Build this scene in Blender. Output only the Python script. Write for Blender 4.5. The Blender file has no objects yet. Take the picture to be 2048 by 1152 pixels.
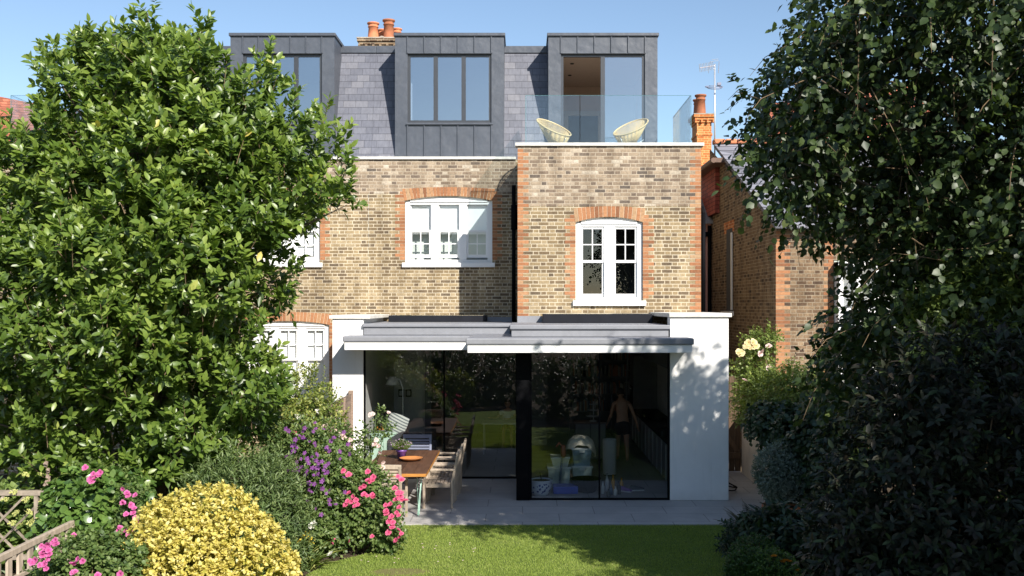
import bpy, math, random
import numpy as np
from mathutils import Vector, Matrix
R = math.radians
random.seed(7)
rng = np.random.default_rng(7)
sc = bpy.context.scene
col = sc.collection

# ------------------------------------------------------------------ camera, sky, sun
F = 1950.0                      # focal length in photograph pixels (2048 wide)
CX, CY, H = 1045.0, 612.0, 3.45  # vanishing point and camera height
cam = bpy.data.cameras.new("camera")
cam.sensor_width = 36.0
cam.lens = F / 2048 * 36.0
cam.shift_x = -(CX - 1024) / 2048
cam.shift_y = (CY - 576) / 2048
cam.clip_start = 0.05
cam.clip_end = 2000
camo = bpy.data.objects.new("camera", cam)
col.objects.link(camo)
camo.location = (0, 0, H)
camo.rotation_euler = (math.pi / 2, 0, 0)
sc.camera = camo

SUN_EL, SUN_AZ = R(35.0), R(149.6)
world = bpy.data.worlds.new("World")
sc.world = world
world.use_nodes = True
wn = world.node_tree
bg = wn.nodes["Background"]
sky = wn.nodes.new("ShaderNodeTexSky")
sky.sky_type = 'NISHITA'
sky.sun_disc = False
sky.sun_elevation = SUN_EL
sky.sun_rotation = SUN_AZ
sky.air_density = 1.0
sky.dust_density = 0.3
sky.ozone_density = 1.6
wn.links.new(sky.outputs[0], bg.inputs[0])
bg.inputs[1].default_value = 0.10
sl = bpy.data.lights.new("sun", 'SUN')
sl.energy = 5.0
sl.angle = R(0.55)
sl.color = (1.0, 0.94, 0.85)
so = bpy.data.objects.new("sun", sl)
col.objects.link(so)
sd = Vector((math.sin(SUN_AZ) * math.cos(SUN_EL), math.cos(SUN_AZ) * math.cos(SUN_EL), math.sin(SUN_EL)))
so.rotation_euler = sd.to_track_quat('Z', 'Y').to_euler()
so.location = sd * 40
sc.view_settings.view_transform = 'Standard'
sc.view_settings.look = 'None'
sc.view_settings.gamma = 1.0
sc.view_settings.exposure = 0.72
sc.cycles.max_bounces = 8
sc.cycles.transparent_max_bounces = 16
sc.cycles.use_denoising = True

def X(px, Y): return (px - CX) * Y / F          # real position of a point seen in the photo at depth Y
def Z(py, Y): return H - (py - CY) * Y / F

# ------------------------------------------------------------------ helpers
OFF = {}
class MB:
    def __init__(s): s.v = []; s.f = []; s.t = []
    def add(s, vs, fs, tone=0.5):
        b = len(s.v); s.v += [tuple(p) for p in vs]
        for f in fs: s.f.append(tuple(b + i for i in f)); s.t.append(tone)
        return s
    def box(s, x0, x1, y0, y1, z0, z1, tone=0.5, M=None):
        vs = [(x0,y0,z0),(x1,y0,z0),(x1,y1,z0),(x0,y1,z0),(x0,y0,z1),(x1,y0,z1),(x1,y1,z1),(x0,y1,z1)]
        if M is not None: vs = [M @ Vector(p) for p in vs]
        return s.add(vs, [(0,3,2,1),(4,5,6,7),(0,1,5,4),(1,2,6,5),(2,3,7,6),(3,0,4,7)], tone)
    def quad(s, a, b, c, d, tone=0.5): return s.add([a,b,c,d], [(0,1,2,3)], tone)
    def prism(s, pts, d, tone=0.5):     # polygon pts extruded along vector d
        n = len(pts); d = Vector(d)
        vs = [Vector(p) for p in pts] + [Vector(p) + d for p in pts]
        fs = [tuple(range(n))[::-1], tuple(range(n, 2*n))]
        fs += [(i, (i+1) % n, n + (i+1) % n, n + i) for i in range(n)]
        return s.add(vs, fs, tone)
    def tube(s, pts, r, n=8, tone=0.5, closed=False, cap=True):
        pts = [Vector(p) for p in pts]; m = len(pts)
        rs = r if isinstance(r, (list, tuple)) else [r] * m
        vs = []; up = None
        for i, p in enumerate(pts):
            if closed: t = pts[(i+1) % m] - pts[i-1]
            else: t = pts[min(i+1, m-1)] - pts[max(i-1, 0)]
            t.normalize()
            if up is None:
                a = Vector((0,0,1)) if abs(t.z) < .9 else Vector((1,0,0))
                up = t.cross(a).normalized()
            up = (up - t * up.dot(t)).normalized()
            w = t.cross(up)
            for k in range(n):
                a = 2*math.pi*k/n
                vs.append(p + (up*math.cos(a) + w*math.sin(a)) * rs[i])
        fs = []
        for i in range(m if closed else m-1):
            j = (i+1) % m
            for k in range(n):
                l = (k+1) % n
                fs.append((i*n+k, i*n+l, j*n+l, j*n+k))
        if cap and not closed:
            fs.append(tuple(range(n))[::-1]); fs.append(tuple((m-1)*n+k for k in range(n)))
        return s.add(vs, fs, tone)
    def lathe(s, prof, c=(0,0,0), n=20, tone=0.5, M=None):   # prof = [(r,z)...]
        vs = []; fs = []
        for r, z in prof:
            for k in range(n):
                a = 2*math.pi*k/n
                p = Vector((c[0]+r*math.cos(a), c[1]+r*math.sin(a), c[2]+z))
                vs.append(M @ p if M is not None else p)
        for i in range(len(prof)-1):
            for k in range(n):
                l = (k+1) % n
                fs.append((i*n+k, i*n+l, (i+1)*n+l, (i+1)*n+k))
        fs.append(tuple(range(n))[::-1]); fs.append(tuple((len(prof)-1)*n+k for k in range(n)))
        return s.add(vs, fs, tone)
    def build(s, name, mat, parent=None, smooth=False, bevel=0):
        off = OFF.get(parent.name, Vector((0,0,0))) if parent else Vector((0,0,0))
        me = bpy.data.meshes.new(name)
        me.from_pydata([(p[0]-off.x, p[1]-off.y, p[2]-off.z) for p in s.v], [], s.f)
        at = me.attributes.new("tone", 'FLOAT', 'FACE')
        at.data.foreach_set("value", s.t)
        me.materials.append(mat)
        if smooth: me.polygons.foreach_set("use_smooth", [True]*len(me.polygons))
        me.update()
        o = bpy.data.objects.new(name, me); col.objects.link(o)
        if parent: o.parent = parent
        OFF[o.name] = off
        if bevel:
            b = o.modifiers.new("bevel", 'BEVEL'); b.width = bevel; b.segments = 2; b.limit_method = 'ANGLE'
        return o

def tag(o, label, cat, group=None, kind=None):
    if label: o["label"] = label
    if cat: o["category"] = cat
    if group: o["group"] = group
    if kind: o["kind"] = kind
    return o
def thing(name, label, cat, loc=(0,0,0), group=None):
    o = bpy.data.objects.new(name, None); col.objects.link(o)
    o.empty_display_size = .2
    o.location = loc; OFF[o.name] = Vector(loc)
    return tag(o, label, cat, group)
def struct(o): o["kind"] = "structure"; return o
def copy_tree(o, parent=None):
    c = o.copy(); col.objects.link(c); c.parent = parent
    for ch in list(o.children): copy_tree(ch, c)
    return c

# ------------------------------------------------------------------ materials
class NT:
    def __init__(s, name):
        s.m = bpy.data.materials.new(name); s.m.use_nodes = True
        s.nt = s.m.node_tree; s.b = s.nt.nodes["Principled BSDF"]; s.o = s.nt.nodes["Material Output"]
    def n(s, typ, **kw):
        x = s.nt.nodes.new(typ)
        for k, v in kw.items(): setattr(x, k, v)
        return x
    def l(s, a, b): s.nt.links.new(a, b)
    def sv(s, inp, v):
        if hasattr(v, 'is_output'): s.l(v, inp)
        else: inp.default_value = v
    def math(s, op, a, b=0.0, c=0.0):
        x = s.n('ShaderNodeMath', operation=op)
        s.sv(x.inputs[0], a); s.sv(x.inputs[1], b); s.sv(x.inputs[2], c)
        return x.outputs[0]
    def mix(s, f, a, b, mode='MIX'):
        x = s.n('ShaderNodeMix', data_type='RGBA', blend_type=mode)
        s.sv(x.inputs[0], f); s.sv(x.inputs[6], a); s.sv(x.inputs[7], b)
        return x.outputs[2]
    def ramp(s, f, stops, interp='LINEAR'):
        x = s.n('ShaderNodeValToRGB'); x.color_ramp.interpolation = interp
        e = x.color_ramp.elements
        while len(e) < len(stops): e.new(0.5)
        for i, (p, c) in enumerate(stops): e[i].position = p; e[i].color = (*c, 1)
        s.sv(x.inputs[0], f)
        return x.outputs[0]
    def noise(s, scale, detail=3, vec=None, rough=0.5):
        x = s.n('ShaderNodeTexNoise'); x.inputs['Scale'].default_value = scale
        x.inputs['Detail'].default_value = detail; x.inputs['Roughness'].default_value = rough
        s.l(vec if vec is not None else s.pos(), x.inputs['Vector'])
        return x.outputs['Fac']
    def pos(s):
        if not hasattr(s, 'g'): s.g = s.n('ShaderNodeNewGeometry')
        return s.g.outputs['Position']
    def attr(s, name):
        x = s.n('ShaderNodeAttribute'); x.attribute_name = name
        return x.outputs['Fac']
    def bump(s, h, strength=.3, dist=.01):
        x = s.n('ShaderNodeBump'); x.inputs['Strength'].default_value = strength; x.inputs['Distance'].default_value = dist
        s.l(h, x.inputs['Height']); s.l(x.outputs[0], s.b.inputs['Normal'])
    def uv(s):      # wall coordinates in metres: along the wall, up
        s.pos(); g = s.g
        p = s.n('ShaderNodeSeparateXYZ'); s.l(g.outputs['Position'], p.inputs[0])
        q = s.n('ShaderNodeSeparateXYZ'); s.l(g.outputs['True Normal'], q.inputs[0])
        ax = s.math('GREATER_THAN', s.math('ABSOLUTE', q.outputs[0]), 0.7)
        u = s.math('ADD', s.math('MULTIPLY', p.outputs[1], ax), s.math('MULTIPLY', p.outputs[0], s.math('SUBTRACT', 1.0, ax)))
        return u, p.outputs[2], p
    def set(s, **kw):
        nm = {'color':'Base Color','rough':'Roughness','metal':'Metallic','spec':'Specular IOR Level','coat':'Coat Weight'}
        for k, v in kw.items():
            if k == 'color' and isinstance(v, tuple): v = (*v, 1)
            s.sv(s.b.inputs[nm[k]], v)
        return s

def plain(name, c, rough=.6, var=.12, scale=6, bump=0, metal=0, spec=.5, tone=False):
    t = NT(name)
    f = t.noise(scale, 4)
    a = tuple(max(0, x*(1-var)) for x in c); b = tuple(min(1, x*(1+var)) for x in c)
    cc = t.ramp(f, [(.3, a), (.7, b)])
    if tone:
        cc = t.mix(1.0, cc, t.ramp(t.attr("tone"), [(0,(.55,.55,.55)),(1,(1.35,1.35,1.35))]), 'MULTIPLY')
    t.set(color=cc, rough=rough, metal=metal, spec=spec)
    if bump: t.bump(t.noise(scale*6, 4), bump, .01)
    return t.m

def brick_mat(name, stops, mortar, course=.075, period=.3375, flemish=True, mottle=.35, joint=.0065, tone=False):
    t = NT(name)
    u, z, p = t.uv()
    wob = t.math('MULTIPLY', t.math('SUBTRACT', t.noise(9, 2), .5), .006)
    v = t.math('DIVIDE', t.math('ADD', z, wob), course)
    row = t.math('FLOOR', v); fv = t.math('FRACT', v)
    wn_ = t.n('ShaderNodeTexWhiteNoise', noise_dimensions='1D'); t.l(row, wn_.inputs['W'])
    jit = t.math('MULTIPLY', wn_.outputs['Value'], .12)
    uu = t.math('ADD', t.math('ADD', t.math('DIVIDE', u, period), jit), t.math('MULTIPLY', t.math('MODULO', t.math('ABSOLUTE', row), 2.0), .5))
    f = t.math('FRACT', uu); k = t.math('FLOOR', uu)
    if flemish:
        head = t.math('GREATER_THAN', f, .6667)
        de = t.math('MINIMUM', t.math('MINIMUM', f, t.math('SUBTRACT', 1.0, f)), t.math('ABSOLUTE', t.math('SUBTRACT', f, .6667)))
    else:
        head = t.math('MULTIPLY', f, 0.0)
        de = t.math('MINIMUM', f, t.math('SUBTRACT', 1.0, f))
    du = t.math('MULTIPLY', de, period)
    dv = t.math('MULTIPLY', t.math('MINIMUM', fv, t.math('SUBTRACT', 1.0, fv)), course)
    edge = t.math('ADD', t.math('MINIMUM', du, dv), t.math('MULTIPLY', t.math('SUBTRACT', t.noise(40, 3), .5), .009))
    mask = t.n('ShaderNodeMapRange', interpolation_type='SMOOTHSTEP')
    t.l(edge, mask.inputs[0]); mask.inputs[1].default_value = joint - .002; mask.inputs[2].default_value = joint + .002
    cv = t.n('ShaderNodeCombineXYZ')
    t.l(t.math('ADD', t.math('MULTIPLY', k, 2.0), head), cv.inputs[0]); t.l(row, cv.inputs[1])
    w2 = t.n('ShaderNodeTexWhiteNoise', noise_dimensions='2D'); t.l(cv.outputs[0], w2.inputs['Vector'])
    big = t.math('MULTIPLY', t.math('SUBTRACT', t.noise(.9, 2), .5), .35)
    bc = t.ramp(t.math('ADD', w2.outputs['Value'], big), stops)
    mot = t.noise(26, 4)
    bc = t.mix(mottle, bc, t.mix(1.0, bc, t.ramp(mot, [(.3,(.25,.22,.2)),(.65,(1.5,1.45,1.35))]), 'MULTIPLY'))
    mo = t.mix(.5, (*mortar, 1), t.mix(1.0, (*mortar, 1), t.ramp(t.noise(5, 4), [(.3,(.6,.58,.55)),(.7,(1.15,1.15,1.15))]), 'MULTIPLY'))
    mp = t.n('ShaderNodeMapping'); mp.inputs['Scale'].default_value = (3.2, 3.2, .5); t.l(t.pos(), mp.inputs[0])
    grime = t.ramp(t.noise(1.0, 5, mp.outputs[0], .6), [(.32,(.70,.68,.66)),(.62,(1.08,1.08,1.07))])
    t.set(color=t.mix(1.0, t.mix(mask.outputs[0], mo, bc), grime, 'MULTIPLY'), rough=.9, spec=.2)
    t.bump(t.math('ADD', mask.outputs[0], t.math('MULTIPLY', mot, .5)), .6, .008)
    return t.m

M = {}
M['brick'] = brick_mat("stock_brick", [(.0,(.13,.10,.07)),(.14,(.175,.128,.08)),(.34,(.22,.165,.098)),(.55,(.275,.208,.122)),(.78,(.318,.244,.145)),(1,(.36,.288,.185))], (.55,.48,.36), joint=.0086, mottle=.28)
M['brick_new'] = brick_mat("reclaimed_brick", [(.0,(.12,.10,.085)),(.10,(.19,.145,.11)),(.30,(.24,.185,.135)),(.55,(.30,.235,.17)),(.88,(.35,.28,.207)),(1,(.50,.45,.37))], (.45,.38,.295), mottle=.28, joint=.0078)
M['brick_red'] = brick_mat("red_brick", [(.0,(.30,.085,.035)),(.3,(.46,.15,.055)),(.6,(.56,.20,.075)),(.88,(.62,.27,.11)),(1,(.24,.10,.06))], (.62,.50,.36), mottle=.2, joint=.005)
M['brick_far'] = brick_mat("orange_brick", [(.0,(.42,.12,.04)),(.5,(.52,.18,.06)),(1,(.6,.22,.08))], (.65,.45,.2), mottle=.15, joint=.007)
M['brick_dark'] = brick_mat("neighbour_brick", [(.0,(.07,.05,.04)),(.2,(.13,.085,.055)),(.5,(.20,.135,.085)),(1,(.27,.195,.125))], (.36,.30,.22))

def voussoir_mat():
    t = NT("arch_brick")
    c = t.ramp(t.attr("tone"), [(0,(.23,.105,.055)),(.35,(.36,.165,.082)),(.75,(.42,.215,.11)),(.9,(.40,.27,.16)),(1,(.24,.14,.09))])
    c = t.mix(.35, c, t.mix(1.0, c, t.ramp(t.noise(24, 4), [(.3,(.4,.35,.3)),(.7,(1.3,1.25,1.2))]), 'MULTIPLY'))
    t.set(color=c, rough=.9, spec=.2); t.bump(t.noise(60, 3), .3, .005)
    return t.m
M['arch'] = voussoir_mat()
M['mortar'] = plain("pale_mortar", (.6,.5,.36), .95, .15, 12)

def render_mat():
    t = NT("white_render")
    c = t.ramp(t.noise(1.3, 6, rough=.65), [(.25,(.74,.735,.72)),(.65,(.82,.815,.80))])
    _, z, p = t.uv()
    m = t.n('ShaderNodeMapRange'); t.l(z, m.inputs[0]); m.inputs[1].default_value = .0; m.inputs[2].default_value = .22; m.inputs[3].default_value = 1; m.inputs[4].default_value = 0
    st = t.math('MULTIPLY', m.outputs[0], t.noise(7, 4))
    c = t.mix(t.math('MULTIPLY', st, .5), c, (.42,.40,.36,1))
    mp = t.n('ShaderNodeMapping'); mp.inputs['Scale'].default_value = (7, 7, .35); t.l(t.pos(), mp.inputs[0])
    sk = t.ramp(t.noise(1.6, 5, mp.outputs[0], .65), [(.56,(0,0,0)),(.80,(1,1,1))])
    c = t.mix(t.math('MULTIPLY', sk, .22), c, (.45,.43,.39,1))
    t.set(color=c, rough=.85, spec=.2); t.bump(t.noise(90, 4), .25, .004)
    return t.m
M['render'] = render_mat()
M['white'] = plain("white_paint", (.80,.80,.79), .45, .03, 3)
M['coping'] = plain("pale_stone_coping", (.62,.60,.55), .8, .14, 9, .15)
M['zinc'] = None
def zinc_mat(name, c, rough, wav):
    t = NT(name)
    n1 = t.noise(1.4, 3); n2 = t.noise(14, 4)
    cc = t.mix(.5, t.ramp(n1, [(.3, tuple(x*.85 for x in c)), (.7, tuple(x*1.18 for x in c))]), t.ramp(n2, [(.3, tuple(x*.9 for x in c)), (.7, tuple(x*1.1 for x in c))]))
    t.set(color=cc, rough=t.math('ADD', rough - .08, t.math('MULTIPLY', n2, .16)), metal=.0, spec=.55)
    t.bump(t.math('ADD', t.noise(2.6, 2), t.math('MULTIPLY', t.noise(7, 2), .25)), wav, .05)
    return t.m
M['zinc'] = zinc_mat("grey_zinc", (.064,.073,.092), .44, .38)
M['lead'] = zinc_mat("roof_membrane", (.215,.222,.245), .6, .12)
M['darkframe'] = plain("dark_window_frame", (.038,.042,.05), .4, .1, 5)
M['black'] = plain("black_metal", (.004,.004,.005), .6, .1, 5, spec=.06)
M['gap'] = plain("black_upstand", (.010,.011,.016), .6, .2, 5, spec=.2)

def slate_mat():
    t = NT("roof_slate")
    u, z, p = t.uv()
    row_h, wid = .166, .29
    v = t.math('DIVIDE', z, row_h); row = t.math('FLOOR', v); fv = t.math('FRACT', v)
    wn_ = t.n('ShaderNodeTexWhiteNoise', noise_dimensions='1D'); t.l(row, wn_.inputs['W'])
    uu = t.math('ADD', t.math('ADD', t.math('DIVIDE', u, wid), t.math('MULTIPLY', wn_.outputs['Value'], .25)), t.math('MULTIPLY', t.math('MODULO', row, 2.0), .5))
    f = t.math('FRACT', uu); k = t.math('FLOOR', uu)
    cv = t.n('ShaderNodeCombineXYZ'); t.l(k, cv.inputs[0]); t.l(row, cv.inputs[1])
    w2 = t.n('ShaderNodeTexWhiteNoise', noise_dimensions='2D'); t.l(cv.outputs[0], w2.inputs['Vector'])
    c = t.ramp(w2.outputs['Value'], [(0,(.098,.103,.128)),(.4,(.116,.121,.149)),(.75,(.130,.135,.163)),(1,(.150,.152,.175))])
    mp = t.n('ShaderNodeMapping'); mp.inputs['Scale'].default_value = (9, 9, 1.6); t.l(t.pos(), mp.inputs[0])
    st = t.noise(2.0, 5, mp.outputs[0], .6)
    c = t.mix(.7, c, t.mix(1.0, c, t.ramp(st, [(.3,(.78,.78,.80)),(.7,(1.2,1.2,1.2))]), 'MULTIPLY'))
    spots = t.ramp(t.noise(38, 2), [(.76,(0,0,0)),(.80,(1,1,1))])
    c = t.mix(t.math('MULTIPLY', spots, .35), c, (.55,.55,.52,1))
    e1 = t.math('LESS_THAN', fv, .07)
    e2 = t.math('LESS_THAN', t.math('MINIMUM', f, t.math('SUBTRACT', 1.0, f)), .012)
    ed = t.math('MAXIMUM', e1, e2)
    c = t.mix(t.math('MULTIPLY', ed, .75), c, (.03,.03,.038,1))
    t.set(color=c, rough=.55, spec=.45)
    hgt = t.math('ADD', t.math('MULTIPLY', t.math('SUBTRACT', 1.0, ed), .6), t.math('MULTIPLY', st, .35))
    t.bump(t.math('ADD', hgt, t.math('MULTIPLY', fv, -.5)), .6, .012)
    return t.m
M['slate'] = slate_mat()

def tile_mat(name, c, row_h=.1, wid=.17):
    t = NT(name)
    u, z, p = t.uv()
    v = t.math('DIVIDE', z, row_h); row = t.math('FLOOR', v); fv = t.math('FRACT', v)
    uu = t.math('ADD', t.math('DIVIDE', t.math('ADD', p.outputs[0], p.outputs[1]), wid), t.math('MULTIPLY', t.math('MODULO', row, 2.0), .5))
    cv = t.n('ShaderNodeCombineXYZ'); t.l(t.math('FLOOR', uu), cv.inputs[0]); t.l(row, cv.inputs[1])
    w2 = t.n('ShaderNodeTexWhiteNoise', noise_dimensions='2D'); t.l(cv.outputs[0], w2.inputs['Vector'])
    cc = t.ramp(w2.outputs['Value'], [(0, tuple(x*.7 for x in c)), (1, tuple(x*1.25 for x in c))])
    ed = t.math('LESS_THAN', fv, .16)
    cc = t.mix(t.math('MULTIPLY', ed, .8), cc, tuple(x*.2 for x in c) + (1,))
    t.set(color=cc, rough=.8, spec=.25); t.bump(t.math('SUBTRACT', 1.0, ed), .5, .02)
    return t.m
M['redtile'] = tile_mat("red_roof_tile", (.36,.12,.07))
M['greytile'] = tile_mat("grey_roof_slate", (.20,.20,.23), .18, .3)
M['hungtile'] = tile_mat("hung_tile", (.28,.07,.05), .11, .17)

def glass_mat(name, tint=(.93,.97,.96), base=.10, rough=0.0, gcol=(1,1,1)):
    t = NT(name)
    t.nt.nodes.remove(t.b)
    tr = t.n('ShaderNodeBsdfTransparent'); tr.inputs[0].default_value = (*tint, 1)
    gl = t.n('ShaderNodeBsdfGlossy'); gl.inputs['Roughness'].default_value = rough; gl.inputs['Color'].default_value = (*gcol, 1)
    t.pos(); dt = t.n('ShaderNodeVectorMath', operation='DOT_PRODUCT')
    t.l(t.g.outputs['Incoming'], dt.inputs[0]); t.l(t.g.outputs['Normal'], dt.inputs[1])
    k = t.math('POWER', t.math('SUBTRACT', 1.0, t.math('MINIMUM', t.math('ABSOLUTE', dt.outputs['Value']), 1.0)), 5.0)
    fac = t.math('ADD', t.math('MULTIPLY', k, .9), base + .04)
    fac = t.math('MINIMUM', fac, 1.0)
    bp = t.n('ShaderNodeBump'); bp.inputs['Strength'].default_value = .12; bp.inputs['Distance'].default_value = .02; t.l(t.noise(1.1, 1), bp.inputs['Height']); t.l(bp.outputs[0], gl.inputs['Normal'])
    mx = t.n('ShaderNodeMixShader'); t.l(fac, mx.inputs[0]); t.l(tr.outputs[0], mx.inputs[1]); t.l(gl.outputs[0], mx.inputs[2])
    t.l(mx.outputs[0], t.o.inputs[0])
    return t.m
M['glass'] = glass_mat("window_glass", (.97,.985,.98), .03)
M['door_glass'] = glass_mat("door_glass", (.78,.805,.805), .065)
M['loft_glass'] = glass_mat("loft_glass", (.52,.58,.64), .36, gcol=(.95,.97,1))
M['rail_glass'] = glass_mat("rail_glass", (.93,.965,.972), .02)
M['glass_edge'] = plain("glass_edge", (.10,.22,.24), .2, .05)

def patio_mat(name="patio_tile", c=(.40,.385,.375)):
    t = NT(name)
    p = t.n('ShaderNodeSeparateXYZ'); t.l(t.pos(), p.inputs[0])
    b = t.n('ShaderNodeTexBrick'); t.l(t.pos(), b.inputs['Vector'])
    b.inputs['Scale'].default_value = 1.0; b.inputs['Brick Width'].default_value = 1.2; b.inputs['Row Height'].default_value = .6
    b.inputs['Mortar Size'].default_value = .009; b.inputs['Mortar Smooth'].default_value = .1
    b.inputs['Color1'].default_value = (*[x*.97 for x in c], 1); b.inputs['Color2'].default_value = (*[x*1.05 for x in c], 1)
    b.inputs['Mortar'].default_value = (*[x*.6 for x in c], 1)
    n = t.noise(1.7, 6, rough=.65)
    cc = t.mix(1.0, b.outputs[0], t.ramp(n, [(.25,(.80,.80,.80)),(.7,(1.12,1.11,1.10))]), 'MULTIPLY')
    t.set(color=cc, rough=.6, spec=.4); t.bump(t.noise(50, 3), .08, .003)
    return t.m
M['patio'] = patio_mat()
M['floor'] = patio_mat("interior_floor_tile", (.30,.29,.285))
def lawn_mat():
    t = NT("lawn_turf")
    a = t.noise(2.2, 5, rough=.7); b = t.noise(90, 4)
    c = t.mix(.5, t.ramp(a, [(.3,(.11,.17,.03)),(.55,(.18,.24,.055)),(.75,(.26,.27,.11))]), t.ramp(b, [(.3,(.03,.06,.008)),(.7,(.15,.21,.045))]))
    p = t.n('ShaderNodeSeparateXYZ'); t.l(t.pos(), p.inputs[0])
    ex = t.math('POWER', t.math('DIVIDE', t.math('ADD', p.outputs[0], 1.60), .42), 2.0); ey = t.math('POWER', t.math('DIVIDE', t.math('SUBTRACT', p.outputs[1], 12.72), .2), 2.0)
    bare = t.math('LESS_THAN', t.math('ADD', t.math('ADD', ex, ey), t.math('MULTIPLY', a, .8)), 1.3)     # worn patch of turf
    c = t.mix(t.math('MULTIPLY', bare, .6), c, (.26,.21,.10,1))
    t.set(color=c, rough=.95, spec=.1); t.bump(b, .8, .03)
    return t.m
M['lawn'] = lawn_mat()
def soil_mat():
    t = NT("garden_soil")
    a = t.noise(3, 6, rough=.7); b = t.noise(60, 4)
    t.set(color=t.mix(.5, t.ramp(a, [(.3,(.05,.04,.028)),(.7,(.12,.09,.06))]), t.ramp(b, [(.3,(.025,.02,.015)),(.7,(.16,.12,.08))])), rough=1, spec=.1)
    t.bump(b, 1, .04)
    return t.m
M['soil'] = soil_mat()

def wood_mat(name, c, axis=(1.5, 18, 18), dark=.5):
    t = NT(name)
    tc = t.n('ShaderNodeTexCoord'); mp = t.n('ShaderNodeMapping'); mp.inputs['Scale'].default_value = axis
    t.l(tc.outputs['Object'], mp.inputs[0])
    n = t.noise(2.2, 6, mp.outputs[0], .6)
    cc = t.ramp(n, [(.28, tuple(x*dark for x in c)), (.6, c), (.8, tuple(min(1, x*1.25) for x in c))])
    cc = t.mix(1.0, cc, t.ramp(t.attr("tone"), [(0,(.7,.7,.7)),(1,(1.3,1.3,1.3))]), 'MULTIPLY')
    t.set(color=cc, rough=.65, spec=.3); t.bump(n, .25, .004)
    return t.m
M['teak'] = wood_mat("weathered_teak", (.44,.36,.28), (9, 9, 2), .62)
M['tabletop'] = wood_mat("dark_table_wood", (.10,.048,.026), (14, 1.2, 14), .55)
M['tableedge'] = wood_mat("orange_table_edge", (.50,.22,.05), (2, 2, 10), .6)
M['fence'] = wood_mat("fence_wood", (.30,.22,.17), (14, 1.5, 20), .6)
M['gate'] = wood_mat("gate_wood", (.16,.10,.06), (16, 16, 1.5), .55)
M['trellis'] = wood_mat("trellis_wood", (.33,.275,.215), (5, 5, 5), .5)
M['mint'] = plain("mint_paint", (.52,.80,.64), .4, .05)
M['bluegrey'] = plain("bluegrey_paint", (.20,.22,.30), .5, .1)
M['bark'] = plain("bark", (.11,.085,.06), .95, .4, 14, .6)
M['twig'] = plain("twig", (.16,.11,.06), .9, .3, 14)
M['terracotta'] = plain("terracotta", (.47,.17,.08), .85, .2, 9, .2, tone=True)
M['stone'] = plain("aged_stone", (.36,.31,.25), .95, .3, 12, .4)
M['pink'] = plain("pink_render", (.62,.34,.29), .85, .06, 3)
M['cream'] = plain("cream_render", (.72,.66,.56), .9, .12, 3, .2)
M['alu'] = plain("aluminium", (.62,.63,.65), .35, .06, metal=.6)
M['inwhite'] = plain("interior_white", (.60,.59,.57), .8, .03)
M['ingrey'] = plain("interior_grey", (.16,.16,.165), .8, .1)
M['inwarm'] = plain("interior_warm", (.66,.53,.42), .8, .03)
M['blind'] = plain("roller_blind", (.80,.80,.79), .8, .02)
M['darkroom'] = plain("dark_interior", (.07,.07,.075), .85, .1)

def leaf_mat(name, stops, rough=.45, trans=.35, spec=.5, tcol=1.6):
    t = NT(name)
    tone = t.attr("tone")
    c = t.ramp(tone, stops)
    c = t.mix(.5, c, t.mix(1.0, c, t.ramp(t.noise(30, 2), [(.3,(.75,.75,.75)),(.7,(1.25,1.25,1.25))]), 'MULTIPLY'))
    t.set(color=c, rough=rough, spec=spec)
    tl = t.n('ShaderNodeBsdfTranslucent')
    t.l(t.mix(1.0, c, (tcol*1.1, tcol*1.15, tcol*.5, 1), 'MULTIPLY'), tl.inputs[0])
    mx = t.n('ShaderNodeMixShader'); mx.inputs[0].default_value = trans
    t.l(t.b.outputs[0], mx.inputs[1]); t.l(tl.outputs[0], mx.inputs[2]); t.l(mx.outputs[0], t.o.inputs[0])
    return t.m
def petal_mat(name, a, b):
    t = NT(name)
    c = t.ramp(t.attr("tone"), [(0, a), (1, b)])
    t.set(color=c, rough=.6, spec=.2)
    tl = t.n('ShaderNodeBsdfTranslucent'); t.l(c, tl.inputs[0])
    mx = t.n('ShaderNodeMixShader'); mx.inputs[0].default_value = .3
    t.l(t.b.outputs[0], mx.inputs[1]); t.l(tl.outputs[0], mx.inputs[2]); t.l(mx.outputs[0], t.o.inputs[0])
    return t.m
LM = {}
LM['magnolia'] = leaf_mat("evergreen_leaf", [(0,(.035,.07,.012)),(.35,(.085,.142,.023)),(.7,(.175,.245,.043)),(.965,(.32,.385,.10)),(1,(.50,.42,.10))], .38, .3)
LM['birch'] = leaf_mat("dark_glossy_leaf", [(0,(.018,.034,.010)),(.5,(.045,.074,.020)),(.85,(.10,.13,.038)),(1,(.20,.21,.07))], .45, .22, .4)
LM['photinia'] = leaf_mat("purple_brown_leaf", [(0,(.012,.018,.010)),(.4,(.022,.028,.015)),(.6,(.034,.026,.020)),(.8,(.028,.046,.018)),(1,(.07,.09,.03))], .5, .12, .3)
LM['gold'] = leaf_mat("golden_leaf", [(0,(.32,.31,.05)),(.25,(.54,.47,.10)),(.65,(.65,.55,.15)),(1,(.76,.69,.34))], .45, .3, .4, 1.0)
LM['mid'] = leaf_mat("mid_green_leaf", [(0,(.05,.09,.025)),(.5,(.11,.17,.045)),(1,(.22,.27,.09))], .5, .3)
LM['pale'] = leaf_mat("yellow_green_leaf", [(0,(.09,.14,.03)),(.5,(.20,.25,.06)),(.8,(.36,.36,.10)),(1,(.50,.46,.16))], .5, .3)
LM['blue'] = leaf_mat("blue_green_leaf", [(0,(.05,.085,.028)),(.5,(.11,.165,.052)),(1,(.21,.26,.10))], .5, .25)
LM['ivy'] = leaf_mat("ivy_leaf", [(0,(.04,.085,.02)),(.5,(.085,.155,.033)),(.85,(.14,.22,.05)),(1,(.23,.29,.08))], .25, .2, .6)
LM['dark'] = leaf_mat("deep_green_leaf", [(0,(.012,.028,.012)),(.5,(.03,.055,.022)),(1,(.055,.09,.035))], .45, .2)
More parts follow.
